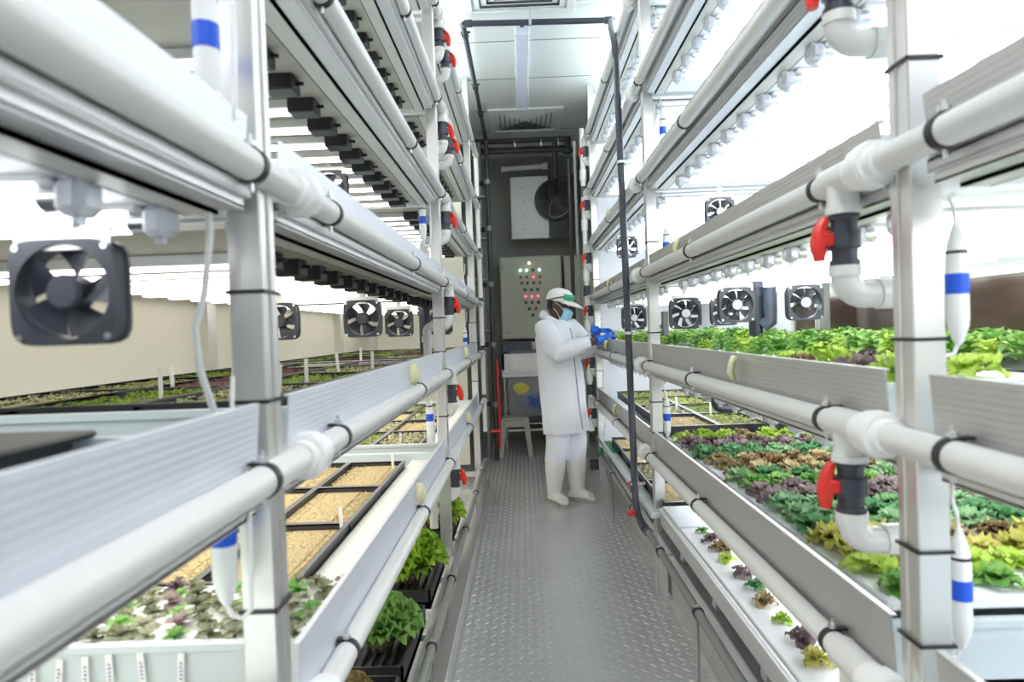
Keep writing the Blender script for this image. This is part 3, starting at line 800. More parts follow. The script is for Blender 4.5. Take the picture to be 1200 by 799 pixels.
for k, (x, z) in enumerate(((-.99,.710),(-.938,.718),(-.882,.722),(-.832,.726),(-.768,.728),(-.694,.725))):
    o = STK.put((x, 1.246, z), (R(-4), R((0,3,-2,-5,-6,1)[k]), 0), (1.15,1,.75), 'white handwritten label on near left tank end, %s from the left' % ORD[k+1])
    m = MB()
    rnd = random.Random(k)
    for q in range(5):
        zz = .018+q*.010; m.tube([(-.003+rnd.uniform(-.001,.001), -.0016, zz), (rnd.uniform(-.001,.003), -.0016, zz+.004), (.003, -.0016, zz-.001), (-.001, -.0016, zz+.006)], .0007, 4)
    h = m.build('handwriting', M['ink']); h.parent = o

# left bottom: rails, black boxes with big lettuces
def bigl(seed, kind, size):
    rnd = random.Random(seed); m = MB()
    for k in range(64):
        t = k/64; az = k*2.399963+rnd.uniform(-.3,.3); el = R(5)+R(80)*t**.8
        L = size*(1-.18*t)*rnd.uniform(.85,1.08); W = size*.40; ph = rnd.random()*6; rows_ = []
        ca, sa = math.cos(az), math.sin(az)
        for i in range(9):
            u = i/8; row = []
            bx = L*u*math.cos(el)*(1-.15*u*u); bz = L*u*math.sin(el)+.35*L*u*(1-u)
            w = W*(.12+.88*u**1.2)*(1-.35*max(0,u-.75)*4)
            for j in range(11):
                v = j/5-1; f_ = u*u*size*.13*(math.sin(ph+v*9+u*3)*.7+math.sin(ph*2+v*17)*.5)*(.35+abs(v)+max(0,u-.7)*2)*.7
                px, py, pz = bx-f_*math.sin(el)-u*.10*L*v*v, w*v, bz+f_*math.cos(el)
                row.append((px*ca-py*sa, px*sa+py*ca, max(.004, pz)))
            rows_.append(row)
        m.rings(rows_, closed=False, cap=False)
    return m.mesh('lettuce', M[kind])
ll = empty('lettuce_rail', (-.55, 3, .2), 'pair of steel rails carrying black planters at the bottom of the left rack', 'rail')
for x in (-.405, -.62): MB().box(x-.012, x+.012, .6, 5.6, .20, .235, b=.003).build('rail', M['steely'], ll)
MB().box(-.40, -.33, .6, 5.6, .02, .115, b=.004).build('kick_plate', M['steel'], ll)
for i in range(9): MB().box(-1.3, -.40, .7+i*.6, .75+i*.6, .16, .20).build('cross_bar', M['steel'], ll)
for i, (y, kd, lab) in enumerate(((1.80,'brown','large brown green lettuce at the bottom edge of the photo, left'),(2.33,'green','large frilly green lettuce in black planter, bottom left'),(2.95,'lime','large lime green frilly lettuce in black planter, bottom left'),(3.75,'lime','large lime lettuce farther along the bottom left rail'))):
    plant('lettuce', bigl(40+i, kd, (.15,.17,.215,.2)[i]), (-.535, y, .305), i, 1.0, lab, 'lettuce', 'large lettuces along the bottom left')
    pb = empty('planter_box', (-.56, y-.02, .235), 'black planter box holding the %s lettuce, bottom left' % ('nearest', 'second', 'third', 'fourth')[i], 'planter', 'black planters')
    m = MB(); x0, x1, y0, y1, z0, z1 = -.655, -.43, y-.24, y+.24, .235, .315
    for bxx in ((x0,x0+.008,y0,y1),(x1-.008,x1,y0,y1),(x0,x1,y0,y0+.008),(x0,x1,y1-.008,y1)): m.box(*bxx, z0, z1)
    m.box(x0,x1,y0,y1,z0,z0+.03)
    m.build('box', M['tray'], pb)
    m = MB()
    for q in range(6): m.box(x0+.02+q*.035, x0+.03+q*.035, y0+.01, y1-.01, z0+.03, z0+.045)
    m.build('grating', M['dark'], pb)
    MB().cyl((-.56,y,z0+.03),(-.56,y,.302),.045,12).build('plug', M['soil'], pb)
# right bottom framework
rl = empty('bottom_frame', (.8, 2.5, 0), 'low stainless frame of rails and crossbars under the right bottom channel', 'frame')
MB().box(.665, .72, .3, 5.9, .26, .32, b=.003).build('rail', M['steely'], rl)
MB().box(.72, .725, .3, 5.9, 0, .24).build('kick_plate', M['steel'], rl)
for i in range(10): MB().box(.68, 1.5, .9+i*.5, .95+i*.5, .33, .36).build('cross_bar', M['steel'], rl)
MB().box(.95, 1.0, .3, 5.9, .27, .33).build('rail', M['steely'], rl)
MB().box(.725, 1.3, .35, 5.8, .325, .345).box(.725, .735, .35, 5.8, .325, .40).build('shade_sheet', M['black'], rl)  # black sheet standing in for the shade under the channel
# floor pipes
def floorpipe(x, z, label, mat_, y1):
    pl = empty('floor_pipe', (x, 2.5, z), label, 'pipe')
    MB().cyl((x, .4, z), (x, y1, z), .017, 14).build('pipe', M[mat_], pl)
    for y in (1.1, 1.75, 2.35, 3.0, 3.75, 4.6, 5.3):
        if y > y1: continue
        m = MB().ring((x,y,z), (0,1,0), .0165, .021, .02).box(x-.012, x+.012, y-.01, y+.01, .0 if False else z-.024, z-.018)
        c = m.build('pipe_clamp', M['black'], pl)
        MB().box(x-.013, x+.013, y-.004, y+.004, z+.019, z+.024).cyl((x,y,z+.02),(x,y,z+.034),.004,6).build('clamp_bolt', M['zinc'], c)
        MB().box(x+(.0 if x < 0 else .0)-.004, x+.004, y+.005, y+.011, 0, z-.017).build('foot', M['mid'], pl) if y in (2.35, 4.6) else MB().box(x, x+.07*(1 if x > 0 else -1), y-.004, y+.004, z-.022, z-.016).build('bracket', M['zinc'], pl)
    return pl
floorpipe(-.375, .25, 'grey steel pipe running low along the left rack above the floor', 'mid', 5.8)
fp = floorpipe(.60, .35, 'grey steel pipe running low along the right rack above the floor', 'mid', 5.4)
MB().box(.592,.612,5.2,5.26,.36,.42).box(.64,.70,4.9,5.4,.41,.45,b=.004).build('green_clip', M['greenp'], fp)
# black riser and ceiling pipes
bp = empty('black_pipe', (.57, 3.5, .35), 'black pipe rising from the right floor pipe to the ceiling and across the aisle', 'pipe')
zc = 3.49
pts = [(.585,3.30,.36),(.58,3.38,.37)] + [(.575,3.43,.40),(.57,3.47,.46)] + [(.57,3.55,1.6),(.57,3.66,2.9)]
MB().tube(pts, .0185, 16).build('riser', M['pvcd'], bp)
MB().tube([(.57,3.66,2.88),(.575,3.9,3.1),(.60,4.28,3.38),(.64,4.42,3.46),(.69,4.48,zc)][:1]+[(.575,3.72,3.0),(.60,4.0,3.22),(.655,4.36,3.43)]+[(.685,4.46,zc-.005),(.66,4.48,zc)], .0185, 14).build('riser_bend', M['pvcd'], bp)
MB().cyl((.68,4.48,zc), (-.33,4.44,zc), .0195, 16).ring((.655,4.48,zc),(1,0,0),.018,.025,.05).ring((-.30,4.44,zc),(1,0,0),.018,.025,.05).build('cross_pipe', M['pvcd'], bp)
MB().tube([(-.325,4.44,zc),(-.34,4.455,zc),(-.338,4.5,zc),(-.335,7.2,zc)], .0195, 14).ring((-.338,4.6,zc),(0,1,0),.018,.027,.04).build('ceiling_pipe', M['pvcd'], bp)
for y in (4.62, 5.6, 6.3): MB().ring((-.337,y,zc),(0,1,0),.019,.026,.02).box(-.37,-.30,y-.01,y+.01,zc+.02,zc+.028).build('pipe_clamp', M['black'], bp)
for (X, Y, Z, ax) in ((.57,3.533,1.36,(0,.05,1)),(.57,3.60,2.30,(0,.09,1)),(.57,3.485,.55,(0,.05,1))): MB().ring((X,Y,Z),ax,.018,.024,.014).box(X,X+.06,Y,Y+.012,Z-.006,Z+.006).build('pipe_clamp', M['zinc'], bp)
MB().ring((.12,4.46,zc),(1,0,0),.019,.025,.02).cyl((.12,4.46,zc+.02),(.12,4.46,ZC),.005,8).build('pipe_clamp', M['zinc'], bp)
c = MB().cyl((.585,3.44,.40),(.555,3.44,.40),.016,10).tube([(.572,3.50,.50),(.571,3.51,.56)],.024,12).tube([(.59,3.36,.355),(.60,3.28,.35)],.024,12).build('valve_body', M['pvcm'], bp)
MB().ell((.535,3.43,.41),(.014,.02,.02)).box(.545,.56,3.42,3.44,.40,.42).build('valve_handle', M['red'], c)
MB().ring((.571,3.505,.545),(0,0,1),.018,.03,.012).box(.53,.62,3.50,3.512,.54,.55).build('union_ring', M['red'], bp)

# yellow tape tabs
tp = MB()
tp.rings([[(.0,.006,.0),(-.020,-.004,.004)],[(-.006,.0,-.022),(-.032,-.012,-.018)],[(-.010,.004,-.048),(-.036,-.006,-.046)],[(-.002,-.004,-.076),(-.024,-.014,-.072)]], closed=False, cap=False)
tp.rings([[(.0,.004,.0),(-.018,.0,.003)],[(-.002,.018,-.026),(-.022,.014,-.024)],[(-.004,.034,-.06),(-.018,.030,-.066)]], closed=False, cap=False)
tpo = tp.build('tape_tab', M['tape']); tag(tpo, 'x', 'tape tab', 'yellowed tape tabs')
sm_ = tpo.modifiers.new('s', 'SOLIDIFY'); sm_.thickness = .001
TAP = Proto(tpo)
for (sd, t, y, lab) in (('r',2,1.97,'yellowed tape tab on the second right fascia, middle bay'),('r',3,2.62,'yellowed tape tab on the third right fascia, middle bay'),('r',2,4.95,'yellowed tape tab on the second right fascia near the worker'),
        ('r',3,4.7,'yellowed tape tab on the third right fascia beyond the black pipe'),('r',4,4.6,'yellowed tape tab on the fourth right fascia'),('l',2,2.30,'pale tape tab on the second left fascia, middle bay'),('l',2,4.4,'pale tape tab on the second left fascia, far bay'),('l',1,2.35,'pale tape tab on the lowest left fascia, middle bay'),('l',1,4.4,'pale tape tab on the lowest left fascia, far bay'),('r',1,4.6,'pale tape tab on the lowest right fascia, far bay')):
    x = .645 if sd == 'r' else -.41; PZ = PZS[sd]
    TAP.put((x, y, PZ[t]+FTOP[t]+.002 - .01), (0,0,0 if sd == 'r' else PI), 1, lab)

# drains under right second tier and drain stacks
dr = empty('drain_trap', (.82, 2.62, 1.04), 'black drain fittings with white caps hanging under the second right tier', 'drain')
MB().tube([(.765,2.62,1.12),(.765,2.62,1.085)]+arc((.765,2.62,1.055),(0,0,1),(1,0,0),.025)+[(.85,2.62,1.055),(.88,2.62,1.065),(.905,2.62,1.08)], .019, 12).cyl((.83,2.62,1.055),(.83,2.62,1.115),.020).build('pipe', M['pvcd'], dr)
for xx in (.765, .83, .905): MB().cyl((xx,2.62,1.10),(xx,2.62,1.138),.024,14).build('cap', M['white'], dr)
def stand(x, y, z0, z1, label, capm='white', r=.03):
    d = empty('drain_stack', (x,y,z0), label, 'drain', 'drain stacks')
    MB().cyl((x,y,z0),(x,y,z1),r,16).ring((x,y,z1-.02),(0,0,1),r*.9,r*1.25,.03).build('pipe', M['pvcd'], d)
    MB().cyl((x,y,z1),(x,y,z1+.025),r*1.2,16).build('cap', M[capm], d)
    return d
stand(1.235, 3.285, .80, .935, 'short black drain stub with white cap behind the lowest right lettuces', 'white', .033)
s1 = stand(-.62, 4.1, 1.20, 1.545, 'dark vertical drain stack standing over far left sprouts', 'pvcd', .038)
s2 = stand(.97, 2.72, 1.22, 1.54, 'dark grey vertical drain stack among right second tier herbs', 'pvcm', .028)
MB().tube([(1.02,2.70,1.54),(1.02,2.70,1.44),(1.02,2.70,1.40),(.99,2.71,1.38)], .03, 14).build('side_branch', M['pvcm'], s2)
tag(MB().box(.742, .772, 3.45, 3.50, 1.34, 1.47, b=.004).box(.72,.742,3.47,3.48,1.38,1.40).build('controller_box', M['mid'], None, (.757,3.475,1.34)), 'small dark grey box mounted behind second right post', 'box')
tag(MB().box(.70, .712, 1.17, 1.2, 1.90, 2.1).box(.692,.70,1.165,1.2,1.98,2.1,b=.003).build('mounting_plate', M['greenp'], None, (.70,1.18,1.9)), 'dark green plate tied to the top of near right post', 'plate')
# brownish glazed strip in the right wall behind the second tier
wn = MB().box(XWR-.02, XWR, 1.3, 1.34, 1.16, 1.56).box(XWR-.02, XWR, 3.96, 4.0, 1.16, 1.56).box(XWR-.02, XWR, 1.3, 4.0, 1.14, 1.18).box(XWR-.02, XWR, 1.3, 4.0, 1.53, 1.56).box(XWR-.018, XWR, 2.78, 2.82, 1.16, 1.55)
wn = struct('window_1', wn, M['rail'], (XWR, 2.6, 1.16))
MB().box(XWR-.008, XWR-.002, 1.32, 3.98, 1.17, 1.54).build('pane', M['glassw'], wn)
# ---------------------------------------------------------------- ceiling lamp and vents
lp = empty('ceiling_lamp', (.066, 5.45, ZC-.1), 'long unlit vapour tight lamp on the ceiling over the aisle', 'lamp')
xs_ = .066
prof = [(-.05,0),(-.055,.03),(-.045,.055),(.045,.055),(.055,.03),(.05,0)]
MB().box(xs_-.05, xs_+.05, 4.66, 6.25, ZC-.045, ZC, b=.006).build('housing', M['white'], lp)
MB().rings([[(xs_+x, y, ZC-.045-z) for x, z in prof] for y in (4.68, 6.23)]).build('cover', M['soft'], lp)
MB().box(xs_-.056, xs_+.056, 4.64, 4.70, ZC-.105, ZC-.01, b=.012).build('end_cap', M['soft'], lp)
MB().box(xs_-.056, xs_+.056, 6.21, 6.27, ZC-.105, ZC-.01, b=.012).build('end_cap', M['soft'], lp)
MB().box(xs_-.015, xs_+.015, 4.637, 4.641, ZC-.06, ZC-.045).build('latch', M['pvcm'], lp)
def vent(cx, cy, label):
    v = empty('ceiling_vent', (cx, cy, ZC), label, 'vent', 'ceiling vents')
    w = .38; m = MB()
    for a, b in ((w, .32),):
        m.box(cx-a,cx+a,cy-a,cy-b,ZC-.02,ZC,b=.004); m.box(cx-a,cx+a,cy+b,cy+a,ZC-.02,ZC,b=.004); m.box(cx-a,cx-b,cy-b,cy+b,ZC-.02,ZC,b=.004); m.box(cx+b,cx+a,cy-b,cy+b,ZC-.02,ZC,b=.004)
    m.build('frame', M['vent'], v)
    for i in range(6):
        r0 = .31-i*.05; r1 = r0-.040; m = MB()
        z0, z1 = ZC-.018, ZC-.004
        o = [(-r0,-r0),(r0,-r0),(r0,r0),(-r0,r0)]; n_ = [(-r1,-r1),(r1,-r1),(r1,r1),(-r1,r1)]
        m.rings([[(cx+x,cy+y,z1) for x,y in o],[(cx+x,cy+y,z0) for x,y in n_]], cap=False)
        m.build('louvre', M['vent'], v)
    MB().box(cx-.3,cx+.3,cy-.3,cy+.3,ZC-.003,ZC-.001).build('duct', M['mid'], v)
vent(.10, 6.86, 'square white louvred ceiling vent beyond the lamp')
vent(.05, 4.16, 'square white louvred ceiling vent at the top edge of photo')
# ---------------------------------------------------------------- far end
cb = empty('control_cabinet', (.13, 8.2, 1.28), 'beige control cabinet with rows of coloured indicator buttons on the end wall', 'cabinet')
MB().box(-.265, .50, 8.0, 8.34, 1.28, 2.30, b=.006).build('body', M['cab'], cb)
dd = MB().box(-.255, .49, 7.975, 8.0, 1.29, 2.29, b=.008).build('door', M['cab'], cb)
MB().box(-.235, -.225, 7.965, 7.975, 2.14, 2.20).box(-.21, -.18, 7.965, 7.975, 1.36, 1.37).build('hinge', M['mid'], dd)
def bpos(cx, cy):   # crop coordinates of the panel front -> plane
    return (-.264+(cx-200)/ (610-200)*.755, 2.285-(cy-125)/(655-125)*1.0)
def button(cx, cy, mm, r=.017, sq=False):
    x, z = bpos(cx, cy)
    b = MB().ring((x,7.972,z),(0,1,0),r*.8,r*1.25,.008,16) if not sq else MB().box(x-r*1.2,x+r*1.2,7.966,7.975,z-r*1.2,z+r*1.2,b=.002)
    o = b.build('button', M['b_k'], cb)
    MB().cyl((x,7.975,z),(x,7.958,z),r,14).build('button_cap', M[mm], o)
button(398,165,'lit_a')
for cx, mm in ((338,'lit_g'),(380,'lit_g'),(422,'b_g'),(465,'lit_g')): button(cx,210,mm)
for cx, mm in ((338,'b_k'),(380,'b_r'),(425,'lit_p'),(467,'b_r')): button(cx,255,mm,.014 if mm != 'lit_p' else .018)
for cx, mm in ((345,'b_r'),(383,'b_k'),(425,'b_g'),(467,'b_g')): button(cx,293,mm,.014,True)
for cx in (365,408,450): button(cx,337,'b_g',.016,True)
for cx in (368,410,452): button(cx,380,'lit_p')
for cx in (368,410,452): button(cx,420,'b_k',.015,True)
button(390,460,'b_g',.016,True); button(432,460,'b_r',.019); button(412,503,'b_k',.015,True)
c2 = empty('wall_cabinet', (.72, 8.2, 1.28), 'narrow beige cabinet right of the control cabinet', 'cabinet')
MB().box(.53, .92, 8.02, 8.34, 1.28, 2.29, b=.006).build('body', M['cab'], c2)
MB().box(.54, .91, 8.0, 8.02, 1.29, 2.28, b=.006).cyl((.60,8.0,2.2),(.60,7.985,2.2),.012).build('door', M['cab'], c2)
# evaporator
ev = empty('cooler_unit', (.2, 8.1, 2.5), 'white wall cooler with a big round black fan at the end of the aisle', 'cooler')
MB().box(-.10, .70, 7.92, 8.34, 2.55, 3.26, b=.012).build('housing', M['white'], ev)
MB().box(-.10, .35, 7.90, 7.92, 2.50, 2.555, b=.004).build('drip_lip', M['white'], ev)
MB().box(.36, .72, 7.89, 7.92, 2.50, 3.25, b=.004).build('dark_front', M['dark'], ev)  # dark grey panel over the right part of the housing
g = MB()
for rr in (.06,.10,.14,.18,.22): g.ring((.44,7.86,2.95),(0,1,0),rr-.003,rr+.003,.006,28)
for k in range(8): a = PI*k/4; g.cyl((.44+.05*math.cos(a),7.862,2.95+.05*math.sin(a)),(.44+.24*math.cos(a),7.868,2.95+.24*math.sin(a)),.003,5)
MB().ring((.44,7.88,2.95),(0,1,0),.225,.25,.07,32).cyl((.44,7.915,2.95),(.44,7.912,2.95),.24,32).build('fan_ring', M['black'], ev)
g.build('grille', M['black'], ev)
m = MB().cyl((.44,7.90,2.95),(.44,7.87,2.95),.06,18)
for k in range(5):
    L_ = []
    for i in range(4):
        rr = .06+.155*i/3; L_.append([(.44+rr*math.cos(2*PI*k/5+.9*(j/3-.5)), 7.905-.02*j/3, 2.95+rr*math.sin(2*PI*k/5+.9*(j/3-.5))) for j in range(4)])
    m.rings(L_, closed=False, cap=False)
m.build('rotor', M['black'], ev)
MB().tube([(.40,7.85,2.93),(.37,7.82,2.85),(.36,7.8,2.76),(.42,7.78,2.72),(.52,7.76,2.74),(.62,7.72,2.82)], .010, 8).build('cable', M['mid'], ev)
for (x, z) in ((.05,3.12),(.06,2.95),(.06,2.78),(.05,2.62)): MB().cyl((x,7.92,z),(x,7.915,z),.009,8).build('screw', M['mid'], ev)
tl = empty('tube_lamp', (.08, 7.9, 3.3), 'short white tube fitting above the wall cooler', 'lamp')
MB().cyl((-.17,7.86,3.34),(.33,7.86,3.36),.028,14).build('tube', M['white'], tl)
MB().cyl((-.20,7.86,3.34),(-.15,7.86,3.34),.036,14).cyl((.30,7.86,3.36),(.36,7.86,3.36),.04,14).build('end_cap', M['white'], tl)
# dark pipes crossing at the far ceiling
pr = empty('pipe_bundle', (.1, 7.3, 3.4), 'bundle of dark pipes crossing under the far ceiling above the cooler', 'pipe')
for (z, y, r) in ((3.50,7.25,.028),(3.42,7.3,.024),(3.38,7.22,.03)):
    MB().cyl((-.50,y,z),(.60,y,z),r,14).build('pipe', M['dark'], pr)
MB().cyl((.42,7.25,3.46),(.42,7.3,3.08),.028,14).tube([(.42,7.3,3.10),(.43,7.5,3.06),(.45,7.8,3.06)],.024,10).build('drop', M['dark'], pr)
MB().ell((.56,7.2,3.36),(.06,.06,.05)).cyl((.56,7.2,3.4),(.56,7.2,3.5),.035,12).build('junction', M['dark'], pr)
for x in (-.02, .27, .46): MB().ring((x,7.26,3.46),(1,0,0),.05,.06,.014).build('bracket', M['zinc'], pr)
# vertical pipes in the dark left corner
for i, (x, y, r, mm, lab) in enumerate(((-.33,7.0,.024,'dark','dark vertical pipe in the far left corner, nearest the aisle'),(-.42,7.1,.03,'mid','grey vertical pipe in the far left corner, second from aisle'),(-.52,6.9,.022,'mid','thin grey vertical pipe in the far left corner by the rack end'))):
    vp = empty('corner_pipe', (x,y,0), lab, 'pipe', 'corner pipes')
    MB().cyl((x,y,0),(x,y,3.45),r,14).build('pipe', M[mm], vp)
    for z in (.6,1.25,1.9,2.5,3.0): MB().ring((x,y,z),(0,0,1),r,r+.01,.05).build('coupling', M['dark' if i else 'mid'], vp)
for z in (1.4, 1.95, 2.4, 2.85):
    tag(MB().cyl((-.62,6.95,z),(-.36,7.03,z),.018,10).cyl((-.55,6.94,z-.1),(-.55,6.94,z+.12),.018,10).ring((-.50,6.98,z),(1,0,0),.018,.03,.03).build('cross_pipe', M['mid'], None, (-.5,7,z-.1)), 'short grey cross pipe between corner pipes at %s height' % {1.4:'chest',1.95:'cabinet',2.4:'cooler base',2.85:'cooler top'}[z], 'pipe', 'corner cross pipes')
rh = empty('red_hose', (-.30,7.0,.1), 'red hose hanging down the dark corner beside the steel sink', 'hose')
MB().tube([(-.31,7.06,1.08),(-.29,7.05,1.0),(-.30,7.02,.85),(-.285,7.0,.6),(-.30,7.0,.12)], .014, 10).build('hose', M['red'], rh)
MB().cyl((-.34,6.3,.42),(-.25,6.3,.42),.014,10).build('nozzle', M['red'], rh)
# right riser with valves near the far end
rs = empty('riser_pipe', (.54, 6.55, 0), 'white and grey vertical riser with red valves at the far right rack end', 'pipe')
x, y = .625, 6.26
MB().cyl((x,y,.45),(x,y,3.3),.024,14).build('pipe', M['pvc'], rs)
for z in (.45,.93,1.42,1.9,2.38,2.86): MB().cyl((x,y,z-.05),(x,y,z+.05),.031,14).build('coupling', M['white'], rs)
for z in (.80,1.75,2.70): MB().ring((x,y,z),(0,0,1),.02,.03,.10).build('union', M['pvcd'], rs)
MB().cyl((x-.07,y+.05,.2),(x-.07,y+.05,3.2),.016,12).build('side_pipe', M['mid'], rs)
MB().box(x-.02,x+.10,y+.02,y+.10,.02,.10).build('foot', M['dark'], rs)
MB().tube([(x,y,.5)]+arc((x,y,.40),(0,0,1),(-1,0,0),.05)+[(x-.10,y,.45),(x-.12,y,.75)],.022,12).build('return_bend', M['pvcm'], rs)
MB().ring((x,y,.56),(0,0,1),.02,.036,.06).build('collar', M['white'], rs)
tag(MB().cyl((.52,6.6,0),(.52,6.6,3.1),.020,14).build('corner_pipe', M['dark'], None, (.52,6.6,0)), 'dark vertical pipe at the far right rack end', 'pipe', 'corner pipes')
# steel sink bench, bag and stool
sk = empty('sink_bench', (.1,7.8,0), 'dull stainless steel sink bench under the control cabinet', 'bench')
m = MB(); m.box(-.27,.75,7.62,7.66,.93,1.12,b=.004).box(-.27,.75,8.2,8.24,.93,1.25,b=.004).box(-.27,-.23,7.62,8.24,.93,1.12,b=.004).box(.71,.75,7.62,8.24,.93,1.12,b=.004).box(-.27,.75,7.62,8.24,.90,.93)
m.build('basin', M['steel'], sk)
MB().box(-.27,.75,7.60,8.26,.84,.90,b=.006).build('worktop', M['steely'], sk)
for xx in (-.24,.72):
    for yy in (7.65,8.2): MB().cyl((xx,yy,0),(xx,yy,.84),.02,10).build('leg', M['steel'], sk)
MB().box(-.24,.72,7.64,8.2,.20,.225).box(-.24,.72,7.64,8.2,.28,.295).build('shelf', M['steel'], sk)
tag(MB().box(-.18,.30,7.72,8.1,1.08,1.15,b=.01).box(-.05,.1,7.71,7.73,1.10,1.13).build('steel_tray', M['mid'], None, (.06,7.9,.93)), 'grey steel tray lying across the sink bench', 'tray')
tag(MB().box(-.26,.1,7.75,8.15,1.13,1.24,b=.01).build('crate', M['pvcm'], None, (-.1,7.95,1.13)), 'dark blue grey crate on the sink under control cabinet', 'crate')
def blob(mb, seed, amp, sc_):
    vs = []
    for v in mb.v:
        p = Vector(v); d = noise.noise(p*sc_+Vector((seed,seed*2,0)))*amp; q_ = noise.noise(p*sc_*2.3+Vector((seed*3,0,seed)))*amp*.5
        vs.append((p.x+d, p.y+q_, p.z+d*.5+q_*.5))
    mb.v = vs; return mb
def sack(cx, cy, zs):
    rr = []
    for z, w_, d_ in zs:
        row = []
        for k in range(36):
            a = 2*PI*k/36; c, q = math.cos(a), math.sin(a); e = (abs(c)**4+abs(q)**4)**(-.25)
            row.append((cx+w_*c*e*(1+.05*math.sin(a*9+z*30)), cy+d_*q*e*(1+.12*math.sin(a*13+z*20)), z))
        rr.append(row)
    return MB().rings(rr)
bg = blob(sack(.05, 7.50, [(.40,.15,.05),(.42,.22,.08),(.48,.25,.10),(.55,.255,.10),(.62,.25,.09),(.69,.245,.08),(.76,.25,.06),(.82,.24,.035),(.845,.23,.025)]), 3, .035, 8.).build('plastic_bag', M['bag'], None, (.06,7.5,.4))
tag(bg, 'clear plastic bag of blue cloths hanging from the sink bench', 'bag')
blob(MB().ell((.10,7.47,.55),(.17,.075,.13),20,12), 5, .06, 8.).build('contents', M['bluecloth'], bg)
blob(MB().ell((-.05,7.455,.72),(.09,.05,.07),14,10), 6, .03, 9.).build('packet', M['yell'], bg)
stl = empty('stool', (-.12,7.25,0), 'beige plastic stool standing before the sink bench', 'stool')
m = MB().box(-.27,.02,7.10,7.39,.40,.43,b=.012)
m.build('seat', M['stool'], stl)
for sx in (-1,1):
    for sy in (-1,1):
        c = (-.125+sx*.12, 7.245+sy*.12); e = (-.125+sx*.165, 7.245+sy*.165)
        MB().tube([(c[0],c[1],.41),(e[0],e[1],0)], [.042,.034], 4).build('leg', M['stool'], stl)
MB().box(-.26,.01,7.115,7.125,.33,.405).box(-.26,.01,7.365,7.375,.33,.405).box(-.255,-.245,7.12,7.37,.33,.405).box(-.005,.005,7.12,7.37,.33,.405).build('apron', M['stool'], stl)
# ---------------------------------------------------------------- the worker
#PERSON0
def remesh(mb, vox, it=4, fac=.5, dec=None):
    me = mb.mesh('tmp', M['coat']); o = bpy.data.objects.new('tmp', me); COL.objects.link(o)
    a = o.modifiers.new('r', 'REMESH'); a.mode = 'VOXEL'; a.voxel_size = vox; a.use_smooth_shade = True
    if it: b = o.modifiers.new('s', 'SMOOTH'); b.iterations = it; b.factor = fac
    dg = bpy.context.evaluated_depsgraph_get(); ev_ = o.evaluated_get(dg)
    m2 = bpy.data.meshes.new_from_object(ev_); out = MB()
    out.v = [tuple(v.co) for v in m2.vertices]; out.f = [tuple(p.vertices) for p in m2.polygons]; out.mi = [0]*len(out.f)
    bpy.data.objects.remove(o); return out
PB = (.30, 5.18, 0.)
per = empty('person', PB, 'worker in white coverall, cap, mask and blue gloves tending plants by the right rack', 'person')
fY = R(-35); F_ = Vector((math.cos(fY), math.sin(fY), 0)); L_v = Vector((-F_.y, F_.x, 0))
def ring_at(cx, cy, z, al, af, n=28, fold=0., seed=0, front=0.):
    out = []
    for k in range(n):
        a = 2*PI*k/n; e = 2.4
        c, s__ = math.cos(a), math.sin(a); q = (abs(c)**e+abs(s__)**e)**(-1/e)
        r_ = 1+fold*math.sin(a*7+seed)+fold*.6*math.sin(a*11+seed*2.3)
        p = F_*(af*c*q*r_+front) + L_v*(al*s__*q*r_)
        out.append((cx+p.x, cy+p.y, z))
    return out
# skin : head, neck, trunk, arms and legs as one surface (mostly under the clothes)
hy = R(-22); hp = R(12)
HC = Vector((.295, 5.17, 1.585))
HM = Matrix.Translation(HC) @ Matrix.Rotation(hy, 4, 'Z') @ Matrix.Rotation(hp, 4, 'Y')
def hd(p): return HM @ Vector(p)
RS, LS = Vector((.165, 5.05, 1.395)), Vector((.385, 5.34, 1.395))
RE, RW = Vector((.265, 4.90, 1.215)), Vector((.540, 4.95, 1.295))
LE, LW = Vector((.50, 5.27, 1.22)), Vector((.575, 5.13, 1.345))
b = MB()
hr = []
for (z, af, al, fx) in ((-.125,.035,.035,.045),(-.105,.062,.048,.03),(-.07,.086,.062,.012),(-.02,.095,.070,.002),(.03,.098,.074,0),(.07,.092,.070,-.004),(.10,.066,.052,-.006),(.118,.02,.018,-.006)):
    hr.append([hd((fx+af*math.cos(2*PI*k/24), al*math.sin(2*PI*k/24), z)) for k in range(24)])
b.rings(hr)
b.tube([hd((.088,0,.02)), hd((.108,0,-.02)), hd((.112,0,-.035)), hd((.09,0,-.045))], [.009,.013,.016,.010], 10)      # nose
b.ell(hd((.085,.03,.035)), (.018,.022,.008)); b.ell(hd((.085,-.03,.035)), (.018,.022,.008))                              # brows
b.ell(hd((.098,0,-.075)), (.012,.026,.010)); b.ell(hd((.092,0,-.088)), (.012,.022,.009))                                # lips
for q in (-1, 1): b.ell(hd((-.005, q*.076, -.01)), (.020,.010,.032))                                                    # ears
b.tube([Vector((.265,5.19,1.36)), Vector((.275,5.185,1.45)), hd((-.015,0,-.07))], [.075,.058,.060], 16)
b.rings([ring_at(.31,5.2,.80,.16,.10), ring_at(.30,5.2,.95,.165,.11), ring_at(.285,5.2,1.12,.145,.10), ring_at(.275,5.2,1.28,.17,.11), ring_at(.27,5.19,1.38,.15,.09), ring_at(.27,5.19,1.43,.06,.06)])
for S, E_, W in ((RS,RE,RW),(LS,LE,LW)):
    b.tube([S*.8+Vector((.275,5.19,1.37))*.2, S, S.lerp(E_,.5), E_, E_.lerp(W,.35), W, W+(W-E_).normalized()*.03], [.055,.055,.048,.043,.043,.030,.028], 12)
RL = [Vector((.27,5.12,.88)), Vector((.235,5.12,.50)), Vector((.195,5.18,.10))]; LL = [Vector((.345,5.27,.88)), Vector((.395,5.22,.50)), Vector((.375,5.22,.10))]
